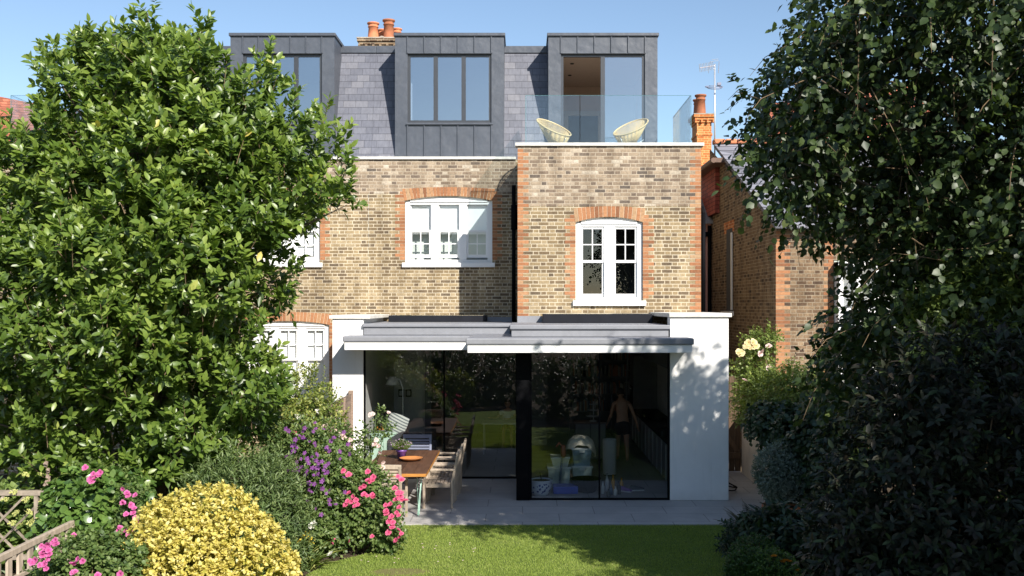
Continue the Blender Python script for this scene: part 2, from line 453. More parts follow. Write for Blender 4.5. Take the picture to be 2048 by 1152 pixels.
LM['silver'] = leaf_mat("silver_leaf", [(0,(.08,.11,.085)),(.5,(.16,.20,.16)),(1,(.28,.31,.26))], .6, .2)
LM['hydr'] = leaf_mat("broad_green_leaf", [(0,(.07,.125,.03)),(.5,(.14,.21,.05)),(1,(.24,.30,.09))], .5, .3)
LM['grass'] = leaf_mat("grass_blade", [(0,(.15,.205,.03)),(.5,(.255,.335,.062)),(.85,(.33,.38,.10)),(1,(.47,.43,.20))], .6, .35, .3, 1.1)
LM['box'] = leaf_mat("box_leaf", [(0,(.03,.07,.012)),(.5,(.06,.12,.018)),(1,(.13,.20,.03))], .4, .25)
PM = {}
PM['pink'] = petal_mat("pink_petal", (.58,.03,.15), (.80,.20,.34))
PM['magenta'] = petal_mat("magenta_petal", (.50,.04,.24), (.72,.22,.45))
PM['purple'] = petal_mat("purple_petal", (.10,.02,.13), (.27,.09,.31))
PM['blush'] = petal_mat("blush_petal", (.74,.50,.46), (.84,.70,.66))
PM['yellow'] = petal_mat("pale_yellow_petal", (.78,.62,.27), (.84,.74,.48))
PM['white'] = petal_mat("white_petal", (.78,.76,.68), (.82,.80,.76))
PM['lime'] = petal_mat("lime_petal", (.45,.48,.12), (.62,.62,.26))
PM['orange'] = petal_mat("orange_petal", (.65,.20,.01), (.8,.36,.03))
PM['canary'] = petal_mat("canary_petal", (.75,.52,.03), (.82,.66,.12))
# ------------------------------------------------------------------ ground
YO, YM, YR, YL = 20.0, 22.3, 17.33, 19.5     # outrigger wall, main wall, right doors, left doors
struct(MB().quad((-300,-200,-.06),(300,-200,-.06),(300,600,-.06),(-300,600,-.06)).build("ground", M['soil']))
struct(MB().prism([(-2.3,7,-.05),(2.6,7,-.05),(2.55,9,-.05),(2.6,12.5,-.05),(3.35,15.43,-.05),(-1.9,15.43,-.05),(-1.75,14.4,-.05),(-1.85,13.95,-.05),(-2.2,13.65,-.05),(-2.6,13.2,-.05),(-2.8,12.6,-.05),(-2.7,12,-.05),(-2.4,9,-.05)],(0,0,.03)).build("lawn", M['lawn']))
struct(MB().box(-3.35,3.66,15.43,19.48,-.2,-.002).box(3.661,4.55,15.6,27,-.2,-.006).build("patio", M['patio']))

# ------------------------------------------------------------------ wall helpers
def wall_open(mb, x0, x1, z0, z1, Y, openings, rev=.12):
    xs = sorted({x0, x1, *[v for o in openings for v in o[:2]]}); zs = sorted({z0, z1, *[v for o in openings for v in o[2:4]]})
    for i in range(len(xs)-1):
        for j in range(len(zs)-1):
            cx, cz = (xs[i]+xs[i+1])/2, (zs[j]+zs[j+1])/2
            if any(o[0] < cx < o[1] and o[2] < cz < o[3] for o in openings): continue
            mb.quad((xs[i],Y,zs[j]),(xs[i+1],Y,zs[j]),(xs[i+1],Y,zs[j+1]),(xs[i],Y,zs[j+1]))
    for a, b, c, d in [o[:4] for o in openings]:
        e = Y + rev
        mb.quad((a,Y,c),(a,Y,d),(a,e,d),(a,e,c)); mb.quad((b,Y,c),(b,e,c),(b,e,d),(b,Y,d))
        mb.quad((a,Y,d),(b,Y,d),(b,e,d),(a,e,d)); mb.quad((a,Y,c),(a,e,c),(b,e,c),(b,Y,c))
def room(parent, x0, x1, y0, y1, z0, z1, mats=('inwhite','inwhite','inwhite')):
    MB().quad((x0,y0,z1),(x1,y0,z1),(x1,y1,z1),(x0,y1,z1)).build("ceiling", M[mats[0]], parent)
    MB().quad((x0,y0,z0),(x0,y1,z0),(x0,y1,z1),(x0,y0,z1)).quad((x1,y0,z0),(x1,y0,z1),(x1,y1,z1),(x1,y1,z0)).quad((x0,y1,z0),(x1,y1,z0),(x1,y1,z1),(x0,y1,z1)).build("interior_wall", M[mats[1]], parent)
    MB().quad((x0,y0,z0),(x1,y0,z0),(x1,y1,z0),(x0,y1,z0)).build("interior_floor", M[mats[2]], parent)
def arch(parent, x0, x1, zs, rise, h, Y, n):
    w = x1 - x0; c = (x0+x1)/2
    mb = MB(); r = rise; Rr = (w*w/4 + r*r)/(2*r); zc = zs + r - Rr
    def pt(a, rad):
        if rad > Rr + .05: return (c + Rr*math.sin(a)*1.05, zs + r + h - .045*(a/a0)**2)
        return (c + rad*math.sin(a), zc + rad*math.cos(a))
    a0 = math.asin((w/2+.015)/Rr); ro = Rr + h
    mt = MB()
    mt.prism([(pt(-a0+2*a0*i/n, Rr-.004)[0], Y-.002, pt(-a0+2*a0*i/n, Rr-.004)[1]) for i in range(n+1)] + [(pt(a0-2*a0*i/n, ro)[0], Y-.002, pt(a0-2*a0*i/n, ro)[1]) for i in range(n+1)], (0,.11,0))
    o = mt.build("arch", M['mortar'], parent)
    for i in range(n):
        g = .06*2*a0/n
        p, q = -a0+2*a0*i/n+g, -a0+2*a0*(i+1)/n-g
        A, B, C_, D = pt(p, Rr), pt(q, Rr), pt(q, ro), pt(p, ro)
        mb.prism([(A[0],Y-.008,A[1]),(B[0],Y-.008,B[1]),(C_[0],Y-.008,C_[1]),(D[0],Y-.008,D[1])], (0,.1,0), rng.random())
    mb.build("arch_bricks", M['arch'], o)
def quoin(parent, x, side, z0, z1, Y, long=.225, short=.115):
    mb = MB(); k = math.ceil(z0/.075)
    while (k+1)*.075 <= z1 + .01:
        w = long if k % 2 else short
        a, b = (x, x+w) if side > 0 else (x-w, x)
        mb.box(a, b, Y-.0035-.001*rng.random(), Y+.02, k*.075+.0045, (k+1)*.075-.0045, rng.random()*.9)
        k += 1
    mb.build("quoin", M['arch'], parent)

def sash_window(parent, x0, x1, z0, z1, Y, n, grid, crown=0.0, mull=.17, blinds=(), drop=0.0, sillx=.06, bottomgap=0):
    """white box-sash window of n lights; grid = which sash carries the glazing bars"""
    f = Y + .055; d = .09
    e = .112
    lw = (x1-x0-2*e-mull*(n-1))/n
    fr = MB()
    fr.box(x0, x0+e, f, f+d, z0, z1); fr.box(x1-e, x1, f, f+d, z0, z1)
    for i in range(n-1):
        a = x0+e+lw*(i+1)+mull*i
        fr.box(a, a+mull, f+.002, f+d, z0+.07, z1-.085)
    # curved head
    fr.box(x0+e, x1-e, f+.001, f+d, z1-.085, z1+crown); fr.box(x0+e, x1-e, f+.001, f+d, z0, z0+.07)
    fr.box(x0+e, x1-e, f-.025, f+.0008, z1-.03, z1+.0)
    w = fr.build("sash_window", M['white'], parent, bevel=.006)
    sl_ = MB().box(x0-sillx, x1+sillx, Y-.07, f+.03, z0-.105, z0-.002)
    sl_.build("sill", M['white'], w, bevel=.008)
    zm = (z0+z1)/2 if not drop else z0 + (z1-z0)*.52
    bars = MB(); gl = []
    for i in range(n):
        a = x0+e+(lw+mull)*i; b = a+lw
        s = .042
        for up in (1, 0):
            lo, hi = (zm-.02, z1-.085) if up else (z0+.07, zm+.02)
            y = f+.03 if up else f+.055
            if grid == 'bottom': y = f+.055 if up else f+.03
            if up and grid == 'bottom':        # upper light slid open over a blind: only its outline
                bars.box(a, a+s*.6, y, y+.03, lo, hi); bars.box(b-s*.6, b, y, y+.03, lo, hi)
                gl.append((a, b, lo, hi, y+.015)); continue
            lo2 = lo + (bottomgap if not up else 0)
            bars.box(a, a+s, y, y+.035, lo2, hi); bars.box(b-s, b, y, y+.035, lo2, hi)
            bars.box(a+s, b-s, y+.001, y+.034, lo2, lo2+(.05 if up else .07)); bars.box(a+s, b-s, y+.001, y+.034, hi-.05, hi)
            if (grid == 'top') == bool(up):
                c = (a+b)/2; zc = (lo2+hi)/2
                bars.box(c-.011, c+.011, y+.004, y+.03, lo2+.05, hi-.05); bars.box(a+s, b-s, y+.006, y+.028, zc-.011, zc+.011)
            gl.append((a+s*.5, b-s*.5, lo2+.02, hi-.02, y+.018))
    bars.build("sash", M['white'], w)
    for a, b, c, dd, y in gl:
        MB().quad((a,y,c),(b,y,c),(b,y,dd),(a,y,dd)).build("pane", M['glass'], w)
    for a, b, c, dd in blinds:
        MB().box(a, b, f+.11, f+.115, c, dd).build("blind", M['blind'], w)
    return w

# ------------------------------------------------------------------ main house
house = thing("brick_house", "large yellow brick house with grey zinc dormers, roof terrace and a white rendered garden extension", "house", (0, YO, 0))
XP = -3.52                                      # party line with the twin house
mw = MB()
WIN1 = (-2.69, -.69, 4.44, 5.96)
wall_open(mw, XP, -.102, 2.9, 6.80, YM, [WIN1])
mw.build("main_wall", M['brick'], house)
MB().box(XP, -.15, YM-.0025, YM+.02, 6.02, 6.79).build("upper_brick_band", M['brick_new'], house)
ow = MB()
WIN2 = (1.09, 2.47, 3.56, 5.27)
wall_open(ow, -.1, 3.66, 2.9, 6.73, YO, [WIN2])
ow.quad((-.1,YO,2.9),(-.1,YO,6.73),(-.1,YM,6.73),(-.1,YM,2.9)).quad((3.66,YO,0),(3.66,YM,0),(3.66,YM,6.73),(3.66,YO,6.73))
ow.build("rear_wing_wall", M['brick'], house)
MB().box(-.099, 3.659, YO-.003, YO+.02, 5.50, 6.725).build("upper_brick_band", M['brick_new'], house)
MB().box(-.15, 3.72, YO-.05, YO+.28, 6.73, 6.795).build("coping", M['coping'], house, bevel=.006)
MB().box(XP-.01, -.152, YM-.05, YM+.28, 6.80, 6.86).build("coping", M['coping'], house, bevel=.006)
MB().box(3.42, 3.72, YO+.281, 22.55, 6.73, 6.793).build("coping", M['coping'], house)
arch(house, WIN1[0], WIN1[1], 5.86, .11, .20, YM, 27)
arch(house, WIN2[0], WIN2[1], 5.17, .11, .215, YO, 17)
for x, s, a, b, y in ((WIN1[0],-1,4.45,6.12,YM),(WIN1[1],1,4.45,6.12,YM),(WIN2[0],-1,3.6,5.36,YO),(WIN2[1],1,3.6,5.36,YO),(-.1,1,3.2,6.72,YO),(3.66,-1,3.2,6.72,YO)):
    quoin(house, x, s, a, b, y)
sash_window(house, WIN1[0], WIN1[1], 4.44, 5.86, YM, 3, 'bottom', .10, .17, [(WIN1[0], WIN1[1], 5.1, 5.9)], drop=1, bottomgap=.05)
MB().box(WIN1[0]-.1, WIN1[1]+.1, YM+.34, YM+.36, 4.3, 5.3).build("shutter", plain("pale_shutter", (.50,.55,.53), .7, .04), house)
sash_window(house, WIN2[0], WIN2[1], 3.56, 5.17, YO, 2, 'top', .10, .20)
room(house, WIN1[0]-.5, WIN1[1]+.4, YM+.2, YM+3.4, 3.6, 6.4, ('inwhite','ingrey','floor'))
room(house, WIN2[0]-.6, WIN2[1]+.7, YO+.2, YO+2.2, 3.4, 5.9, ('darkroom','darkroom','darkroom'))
# drainpipe in the corner and on the far edge
MB().tube([(-.2,YM-.09,6.2),(-.2,YM-.09,3.1)], .045, 10).box(-.26,-.12,YM-.16,YM-.01,5.2,5.75).build("drainpipe", M['black'], house, True)
MB().tube([(3.72,YO+.06,5.35),(3.72,YO+.06,3.3)], .045, 10).tube([(3.72,YO+.06,5.34),(3.72,YO+.2,5.48),(3.62,YO+.6,5.6)], .04, 8).build("drainpipe", M['black'], house, True)

# loft: slate mansard + dormers
ZT = 9.68
def mansard(parent, x0, x1, segs):
    for a, b in segs: MB().prism([(a,22.58,6.80),(b,22.58,6.80),(b,23.5,ZT-.12),(a,23.5,ZT-.12)],(0,.04,0)).build("slate_roof", M['slate'], parent)
    MB().box(x0, x1, 23.46, 23.62, ZT-.14, ZT+.03).build("roof_flashing", M['zinc'], parent, bevel=.01)
    MB().box(x0, x1, 23.63, 31, ZT-.12, ZT-.02).build("flat_roof", M['zinc'], parent)
mansard(house, XP, 3.12, [(XP,-2.956),(-.429,.599)])
def dormer(parent, x0, x1, door=False, shut=(1,1,1), y=22.6):
    zt = 9.70; y1 = 23.62
    ox0, ox1 = x0+.29, x1-.29
    oz1 = 9.30; oz0 = 6.56 if door else 7.70
    zb = 6.52 if door else 6.80
    mb = MB()
    wall_open(mb, x0, x1, zb, zt, y, [(ox0, ox1, oz0, oz1)] if not door else [(ox0, ox1, zb, oz1)], .10)
    mb.quad((x0,y,zb),(x0,y,zt),(x0,y1,zt),(x0,y1,zb)).quad((x1,y,zb),(x1,y1,zb),(x1,y1,zt),(x1,y,zt)).quad((x0,y,zt),(x1,y,zt),(x1,y1,zt),(x0,y1,zt))
    d = mb.build("dormer", M['zinc'], parent)
    MB().box(x0-.03, x1+.03, y-.045, y1+.05, zt+.002, zt+.075).build("roof_edge", M['zinc'], d, bevel=.01)
    n = 5; w = (ox1-ox0)/n
    se = MB(); s2 = MB()
    for i in range(n+1):
        a = ox0+w*i
        se.box(a-.011, a+.011, y-.03, y+.0, oz1+.012, zt-.01)
        if not door: s2.box(a-.011, a+.011, y-.03, y+.0, zb, oz0-.055)
    se.box(ox0-.02, ox1+.02, y-.022, y-.001, oz1-.0, oz1+.011)
    if not door: s2.box(ox0-.03, ox1+.03, y-.05, y-.001, oz0-.05, oz0-.02)
    for a in (x0+.0, ): pass
    se.build("standing_seam", M['zinc'], d)
    if not door: s2.build("standing_seam", M['zinc'], d)
    f = MB(); yf = y+.045; t = .062
    m = 2 if door else 3
    lw = (ox1-ox0)/m
    f.box(ox0, ox0+t, yf, yf+.07, oz0, oz1); f.box(ox1-t, ox1, yf, yf+.07, oz0, oz1)
    f.box(ox0+t, ox1-t, yf+.001, yf+.07, oz1-t, oz1); f.box(ox0+t, ox1-t, yf+.001, yf+.07, oz0, oz0+t)
    for i in range(1, m):
        a = ox0+lw*i
        f.box(a-.05, a+.05, yf+.002, yf+.068, oz0+t, oz1-t)
    f.build("window_frame", M['darkframe'], d)
    for i in range(m):
        if not shut[i]: continue
        MB().quad((ox0+lw*i+.04,yf+.03,oz0+.04),(ox0+lw*(i+1)-.04,yf+.03,oz0+.04),(ox0+lw*(i+1)-.04,yf+.03,oz1-.04),(ox0+lw*i+.04,yf+.03,oz1-.04)).build("pane", M['loft_glass'], d)
    return d
dormer(house, -2.955, -.43)
dormer(house, .60, 3.13, True, (0,1))
room(house, -2.9, -.5, 22.9, 26.5, 6.9, 9.5, ('inwhite','inwhite','ingrey'))
room(house, .68, 3.05, 22.9, 26.6, 6.55, 9.42, ('inwarm','inwarm','ingrey'))
# doorway and door at the back of the terrace room, two downlights
dr = MB().box(1.25, 2.05, 26.52, 26.58, 6.56, 8.62).build("interior_door", plain("dark_blue_door", (.06,.085,.13), .5), house)
MB().box(1.12,1.245,26.5,26.585,6.56,8.75).box(2.055,2.18,26.5,26.585,6.56,8.75).box(1.245,2.055,26.5,26.585,8.622,8.75).build("door_frame", M['inwhite'], dr)
for yy in (24.0, 25.2):
    MB().lathe([(.0,.0),(.045,.0),(.05,.012),(.0,.013)], (1.22, yy, 9.405), 14).build("downlight", M['black'], house)
MB().box(-2.66,-2.60,22.95,23.05,7.75,8.7).build("curtain", M['white'], house)
# terrace floor and glass balustrade
MB().quad((-.1,YO+.2,6.58),(3.66,YO+.2,6.58),(3.66,23.4,6.58),(-.1,23.4,6.58)).quad((-.1,YO+.2,6.5),(-.1,YO+.2,6.79),(3.66,YO+.2,6.79),(3.66,YO+.2,6.5)).build("terrace_floor", M['patio'], house)
bal = MB()
gx = [.07, 1.19, 2.36, 3.48]
for i in range(3): bal.box(gx[i]+.004, gx[i+1]-.004, YO+.15, YO+.162, 6.796, 7.80)
bal.box(3.468, 3.48, YO+.166, 22.5, 6.796, 7.80); bal.box(.07, .082, YO+.166, 22.56, 6.5, 7.80)
b_ = bal.build("glass_balustrade", M['rail_glass'], house)
ed = MB()
for i in range(3): ed.box(gx[i]+.004, gx[i+1]-.004, YO+.149, YO+.163, 7.80, 7.806)
ed.box(.062,.07,YO+.149,YO+.163,6.797,7.806).box(3.482,3.49,YO+.149,YO+.163,6.797,7.806)
ed.box(3.467,3.481,YO+.166,22.5,7.80,7.806)
ed.build("glass_edge", M['glass_edge'], b_)
MB().box(1.182,1.187,YO+.148,YO+.164,6.797,7.80).build("glass_joint", M['black'], b_)

# ------------------------------------------------------------------ garden extension (part of the house)
MB().box(-3.80,-3.18,YL-.02,YM-.001,0,3.19).build("rendered_wall", M['render'], house, bevel=.008)
MB().box(2.62,3.66,YR-.02,YR+.3,0,3.25).box(3.36,3.66,YR+.3,YO-.001,0,3.25).build("rendered_wall", M['render'], house, bevel=.008)
MB().box(-3.86,-3.04,YL-.06,YM-.002,3.192,3.265).build("coping", M['coping'], house, bevel=.008)
MB().box(2.60,3.71,YR-.06,YO-.002,3.252,3.325).build("coping", M['coping'], house, bevel=.008)
MB().box(2.605,3.359,YR+.31,26.5,2.90,3.0).build("flat_roof", M['lead'], house)
# canopies: white fascia and soffit under a grey roof membrane
ca = MB().box(-3.44,-.1,18.83,YL+.1,2.60,2.756).build("canopy", M['white'], house, bevel=.006)
MB().box(-3.47,-.1,18.80,21.9,2.757,2.868).build("canopy_roof", M['lead'], ca, bevel=.022)
MB().box(-3.17,-.24,19.44,YM-.004,2.869,3.05).box(-3.19,-.22,19.40,YM-.003,3.03,3.10).build("upper_roof", M['lead'], ca, bevel=.014)
cb = MB().box(-.94,2.90,16.66,YR+.1,2.65,2.786).build("canopy", M['white'], house, bevel=.006)
MB().box(-.97,2.93,16.63,19.9,2.787,2.90).build("canopy_roof", M['lead'], cb, bevel=.022)
MB().box(-.20,2.60,17.34,YO-.004,2.901,3.06).box(-.225,2.619,17.30,YO-.003,3.035,3.112).build("upper_roof", M['lead'], cb, bevel=.014)
# flashing at the brick walls, black rooflight upstands
MB().box(-3.04,-.15,YM-.05,YM-.003,3.1,3.20).build("flashing", M['lead'], house)
MB().box(-.105,2.60,YO-.05,YO-.004,3.112,3.245).build("flashing", M['lead'], house)
for a, b, y0, y1, z0, z1 in ((X(777,21.3),X(972,21.3),21.3,22.15,3.105,Z(631,21.3)),(X(1086,19.2),X(1305,19.2),19.2,19.9,3.115,Z(628,19.2))):
    r_ = MB().box(a, b, y0, y1, z0, z1).build("rooflight", M['gap'], house, bevel=.008)
    MB().box(a+.06, b-.06, y0+.06, y1-.06, z1+.001, z1+.008).build("rooflight_glass", M['loft_glass'], r_)
# sliding doors
def sliding(x0, x1, y, mid, ztop):
    fr = MB().box(x0, x0+.035, y, y+.07, 0, ztop).box(x1-.035, x1, y, y+.07, 0, ztop).box(x0+.035, x1-.035, y+.001, y+.07, ztop-.04, ztop).box(x0+.035, x1-.035, y+.001, y+.07, 0, .028)
    fr.box(mid-.013, mid+.013, y+.002, y+.068, .028, ztop-.04)
    d = fr.build("sliding_door", M['black'], house)
    for a, b, yy in ((x0+.03, mid, y+.02), (mid, x1-.03, y+.045)):
        MB().quad((a,yy,.02),(b,yy,.02),(b,yy,ztop-.03),(a,yy,ztop-.03)).build("pane", M['door_glass'], d)
    return d
sliding(-3.18, -.1, YL, -1.57, 2.64)
sliding(.13, 2.62, YR, X(1199, YR), 2.66)
MB().box(-.11, .129, YR-.03, YR+.22, 0, 2.66).build("black_post", M['black'], house, bevel=.004)
MB().box(-.099, -.06, YR+.221, YL+.05, 0, 2.64).build("black_return", M['black'], house)
# inside of the ground floor
MB().quad((-3.17,YL+.05,0.003),(3.36,YL+.05,0.003),(3.36,26.5,0.003),(-3.17,26.5,0.003)).quad((-.06,YR+.05,0.003),(3.36,YR+.05,0.003),(3.36,YL+.05,0.003),(-.06,YL+.05,0.003)).build("interior_floor", M['floor'], house)
MB().quad((-3.17,YL+.1,2.645),(3.36,YL+.1,2.645),(3.36,26.5,2.645),(-3.17,26.5,2.645)).quad((-.06,YR+.1,2.648),(3.36,YR+.1,2.648),(3.36,YL+.1,2.648),(-.06,YL+.1,2.648)).build("ceiling", M['inwhite'], house)
MB().quad((-3.17,26.5,0),(3.36,26.5,0),(3.36,26.5,2.65),(-3.17,26.5,2.65)).build("interior_wall", M['ingrey'], house)
MB().quad((-3.165,YL+.08,0),(-3.165,26.5,0),(-3.165,26.5,2.65),(-3.165,YL+.08,2.65)).build("interior_wall", M['inwhite'], house)
MB().quad((3.352,YR+.3,0),(3.352,26.5,0),(3.352,26.5,2.65),(3.352,YR+.3,2.65)).build("interior_wall", M['inwhite'], house)
MB().box(-2.35,-2.2,23.5,26.4,0,2.64).build("interior_wall", M['ingrey'], house)
MB().box(.05,.6,24.2,24.35,0,2.64).build("interior_wall", M['ingrey'], house)
# rest of the shell (sides and back)
MB().quad((3.66,YM,0),(3.66,31,0),(3.66,31,6.5),(3.66,YM,6.5)).quad((3.115,23.63,6.5),(3.115,31,6.5),(3.115,31,ZT-.13),(3.115,23.63,ZT-.13)).quad((3.115,23.4,6.5),(3.66,23.4,6.5),(3.66,31,6.5),(3.115,31,6.5)).quad((XP,31,0),(3.66,31,0),(3.66,31,ZT-.13),(XP,31,ZT-.13)).build("side_wall", M['brick'], house)

# ------------------------------------------------------------------ twin house on the left
twin = thing("brick_house", "matching yellow brick house at the left with zinc dormers, mostly hidden by the big tree", "house", (-7, YM, 0))
tw = MB()
TW1 = (-6.60, -4.63, 4.44, 5.96); TW0 = (-6.32, -4.42, 1.42, 3.10)
wall_open(tw, -11.6, XP-.002, 0, 6.80, YM, [TW1, TW0])
tw.build("main_wall", M['brick'], twin)
MB().box(-7.0, XP-.003, YM-.0025, YM+.02, 6.02, 6.79).build("upper_brick_band", M['brick_new'], twin)
MB().box(-10.74,-6.98,YO,YM-.001,0,6.73).build("rear_wing_wall", M['brick'], twin)
MB().box(-12.2,-10.741,YO+2,YM-.01,0,6.73).build("side_wall", M['brick'], twin)
MB().box(-10.8,-6.93,YO-.05,YO+.28,6.732,6.795).build("coping", M['coping'], twin, bevel=.006)
MB().box(-6.92,XP-.011,YM-.05,YM+.28,6.80,6.86).build("coping", M['coping'], twin, bevel=.006)
arch(twin, TW1[0], TW1[1], 5.86, .11, .20, YM, 27)
arch(twin, TW0[0], TW0[1], 3.02, .09, .20, YM, 25)
quoin(twin, TW1[1], 1, 4.45, 6.0, YM); quoin(twin, TW0[1], 1, 1.5, 3.1, YM); quoin(twin, TW1[0], -1, 4.45, 6.0, YM)
sash_window(twin, TW1[0], TW1[1], 4.44, 5.86, YM, 3, 'bottom', .10, .17, [(TW1[0],TW1[1],4.6,5.9)], drop=1)
sash_window(twin, TW0[0], TW0[1], 1.42, 3.02, YM, 3, 'top', .09, .17, [(TW0[0],TW0[1],1.4,3.05)])
room(twin, -6.9, -4.2, YM+.25, YM+3, 1, 6.4, ('inwhite','ingrey','floor'))
mansard(twin, -10.36, XP-.002, [(-7.949,-6.771),(-4.359,XP-.002)])
dormer(twin, -6.77, -4.36)
dormer(twin, -10.35, -7.95)
room(twin, -6.7, -4.4, 22.9, 26.5, 6.9, 9.5, ('inwhite','inwhite','ingrey'))
room(twin, -10.3, -8.0, 22.9, 26.5, 6.9, 9.5, ('inwhite','inwhite','ingrey'))
tb = MB().box(-10.57,-7.2,YO+.15,YO+.162,6.796,7.80).box(-10.57,-10.558,YO+.166,22.4,6.796,7.80).build("glass_balustrade", M['rail_glass'], twin)
MB().box(-10.58,-10.571,YO+.149,YO+.163,6.797,7.806).box(-10.57,-7.2,YO+.149,YO+.163,7.801,7.806).box(-10.571,-10.557,YO+.166,22.4,7.801,7.806).build("glass_edge", M['glass_edge'], tb)
# far-left neighbour roof
fl = thing("neighbour_house", "neighbouring house at the left edge with a red tiled roof behind the glass terrace", "house", (-15, 26, 0))
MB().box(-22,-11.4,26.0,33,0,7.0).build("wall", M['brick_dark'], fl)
MB().prism([(-22,25.7,6.9),(-11.0,25.7,6.9),(-11.2,29,8.35),(-13.2,29,9.2),(-22,29,11.0)], (0,.2,0)).build("roof", M['redtile'], fl)
MB().box(-22,-11.0,25.6,25.7,6.75,6.92).build("gutter", M['white'], fl)

# ------------------------------------------------------------------ chimneys
def chimney(name, label, x0, x1, y0, y1, zb, zt, pots, mat, cap):
    c = thing(name, label, "chimney", ((x0+x1)/2, (y0+y1)/2, zb))
    mb = MB().box(x0, x1, y0, y1, zb, zt-.30)
    mb.box(x0-.025, x1+.025, y0-.025, y1+.025, zt-.72, zt-.64)
    mb.box(x0-.03, x1+.03, y0-.03, y1+.03, zt-.299, zt-.22).box(x0-.07, x1+.07, y0-.07, y1+.07, zt-.219, zt-.14).box(x0-.11, x1+.11, y0-.11, y1+.11, zt-.139, zt-.06)
    n = max(3, int((x1-x0)/.16))
    for i in range(n+1):
        a = x0-.05+(x1-x0+.1)*i/n
        mb.box(a-.03, a+.03, y0-.11, y0-.03, zt-.32, zt-.2201)
    mb.build("stack", mat, c)
    MB().prism([(x0-.12,y0-.12,zt-.059),(x1+.12,y0-.12,zt-.059),(x1+.12,y1+.12,zt-.059),(x0-.12,y1+.12,zt-.059)],(0,0,.03)).lathe([(.5*(x1-x0)+.05,0),(.3*(x1-x0),.1)],((x0+x1)/2,(y0+y1)/2,zt-.029),4).build("cap", cap, c)
    for (px, py, r, h) in pots:
        MB().lathe([(r*1.08,0),(r*1.08,.03),(r*1.02,.05),(r*.86,h*.72),(r*.98,h*.73),(r*1.0,h*.77),(r*.9,h*.79),(r*.92,h*.9),(r*1.12,h*.92),(r*1.14,h*.99),(r*.95,h),(r*.8,h),(r*.8,h*.9)], (px, py, zt-.01), 20, rng.random()).build("chimney_pot", M['terracotta'], c, True)
Yc = 27.0
chimney("chimney", "wide old brick chimney stack with four terracotta pots rising between the two left dormers", X(723,Yc), X(800,Yc), Yc, Yc+.9, 9.0, Z(74,Yc),
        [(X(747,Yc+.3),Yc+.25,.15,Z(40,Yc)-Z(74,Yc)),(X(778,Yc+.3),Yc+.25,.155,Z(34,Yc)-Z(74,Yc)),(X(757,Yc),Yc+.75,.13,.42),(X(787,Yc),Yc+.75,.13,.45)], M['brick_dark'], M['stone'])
Yd = 31.0
chimney("chimney", "tall slim orange brick chimney with two pots standing right of the roof terrace", X(1394,Yd), X(1423,Yd), Yd, Yd+.9, 2.0, Z(226,Yd),
        [(X(1404,Yd),Yd+.25,.165,.64),(X(1399,Yd+.4),Yd+.68,.15,.58)], M['brick_far'], M['stone'])

# ------------------------------------------------------------------ right neighbour
nb = thing("neighbour_house", "brown brick neighbouring house on the right with sloping slate roof behind the overhanging tree", "house", (8, 24, 0))
YN, XN = 20.4, 5.3
nw = MB()
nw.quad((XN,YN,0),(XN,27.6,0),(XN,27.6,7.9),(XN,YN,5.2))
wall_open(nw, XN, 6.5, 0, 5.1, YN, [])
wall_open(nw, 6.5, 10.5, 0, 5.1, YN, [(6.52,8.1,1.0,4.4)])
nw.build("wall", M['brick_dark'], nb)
quoin(nb, XN, 1, .3, 5.05, YN, .3, .18); quoin(nb, 6.5, -1, .3, 5.05, YN, .2, .1)
# slate slope falling towards the garden, with ridge
MB().prism([(XN-.08,YN-.25,5.05),(XN-.08,26.6,7.78),(XN-.08,26.6,7.88),(XN-.08,YN-.25,5.15)], (7,0,0)).build("slate_roof", M['greytile'], nb)
rd = MB()
for i in range(16): rd.box(XN-.1+.32*i, XN+.205+.32*i, 26.45, 26.75, 7.86, 7.99, rng.random())
rd.build("ridge_tiles", M['terracotta'], nb, bevel=.03)
MB().prism([(6.3,27.5,7.6),(12.5,27.5,7.6),(12.5,31,10.6),(8.0,31,9.9)], (0,.15,0)).build("main_roof", M['redtile'], nb)
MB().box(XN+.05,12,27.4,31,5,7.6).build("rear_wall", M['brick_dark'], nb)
# eave with brown gutter, tile hanging and the pink wall beyond
MB().box(XN-.35,XN+.05,25.3,28.4,7.18,7.30).tube([(XN-.36,25.2,7.22),(XN-.36,28.4,7.22)], .07, 8).build("gutter", plain("brown_gutter", (.13,.075,.05), .6, .2), nb)
MB().box(XN-.12,XN-.004,26.2,28.2,5.95,7.18).build("tile_hanging", M['hungtile'], nb)
MB().box(4.4,5.296,27.35,27.5,0,5.75).build("pink_wall", M['pink'], nb)
MB().prism([(4.3,27.05,5.74),(5.29,27.05,5.74),(5.29,28.2,6.5),(4.3,28.2,6.5)], (0,.03,.1)).build("porch_roof", M['lead'], nb)
MB().tube([(XN-.07,27.28,5.7),(XN-.07,27.28,.1)], .05, 8).tube([(4.9,27.2,5.45),(XN-.07,27.2,5.45)], .07, 8).tube([(4.66,28.15,7.3),(4.66,28.15,6.4),(4.5,28.1,6.1)], .03, 6).build("soil_pipe", M['black'], nb)
# side window with red arch and white sill
MB().box(XN-.02,XN+.002,24.55,25.25,3.3,5.42).build("window_reveal", M['darkroom'], nb)
MB().box(XN-.05,XN-.021,24.5,24.62,3.35,5.3).build("window_frame", M['white'], nb)
MB().box(XN-.12,XN-.003,24.45,25.5,3.2,3.32).build("window_sill", M['white'], nb)
MB().box(XN-.012,XN-.0005,24.4,25.6,5.32,5.62).build("arch", M['brick_red'], nb)
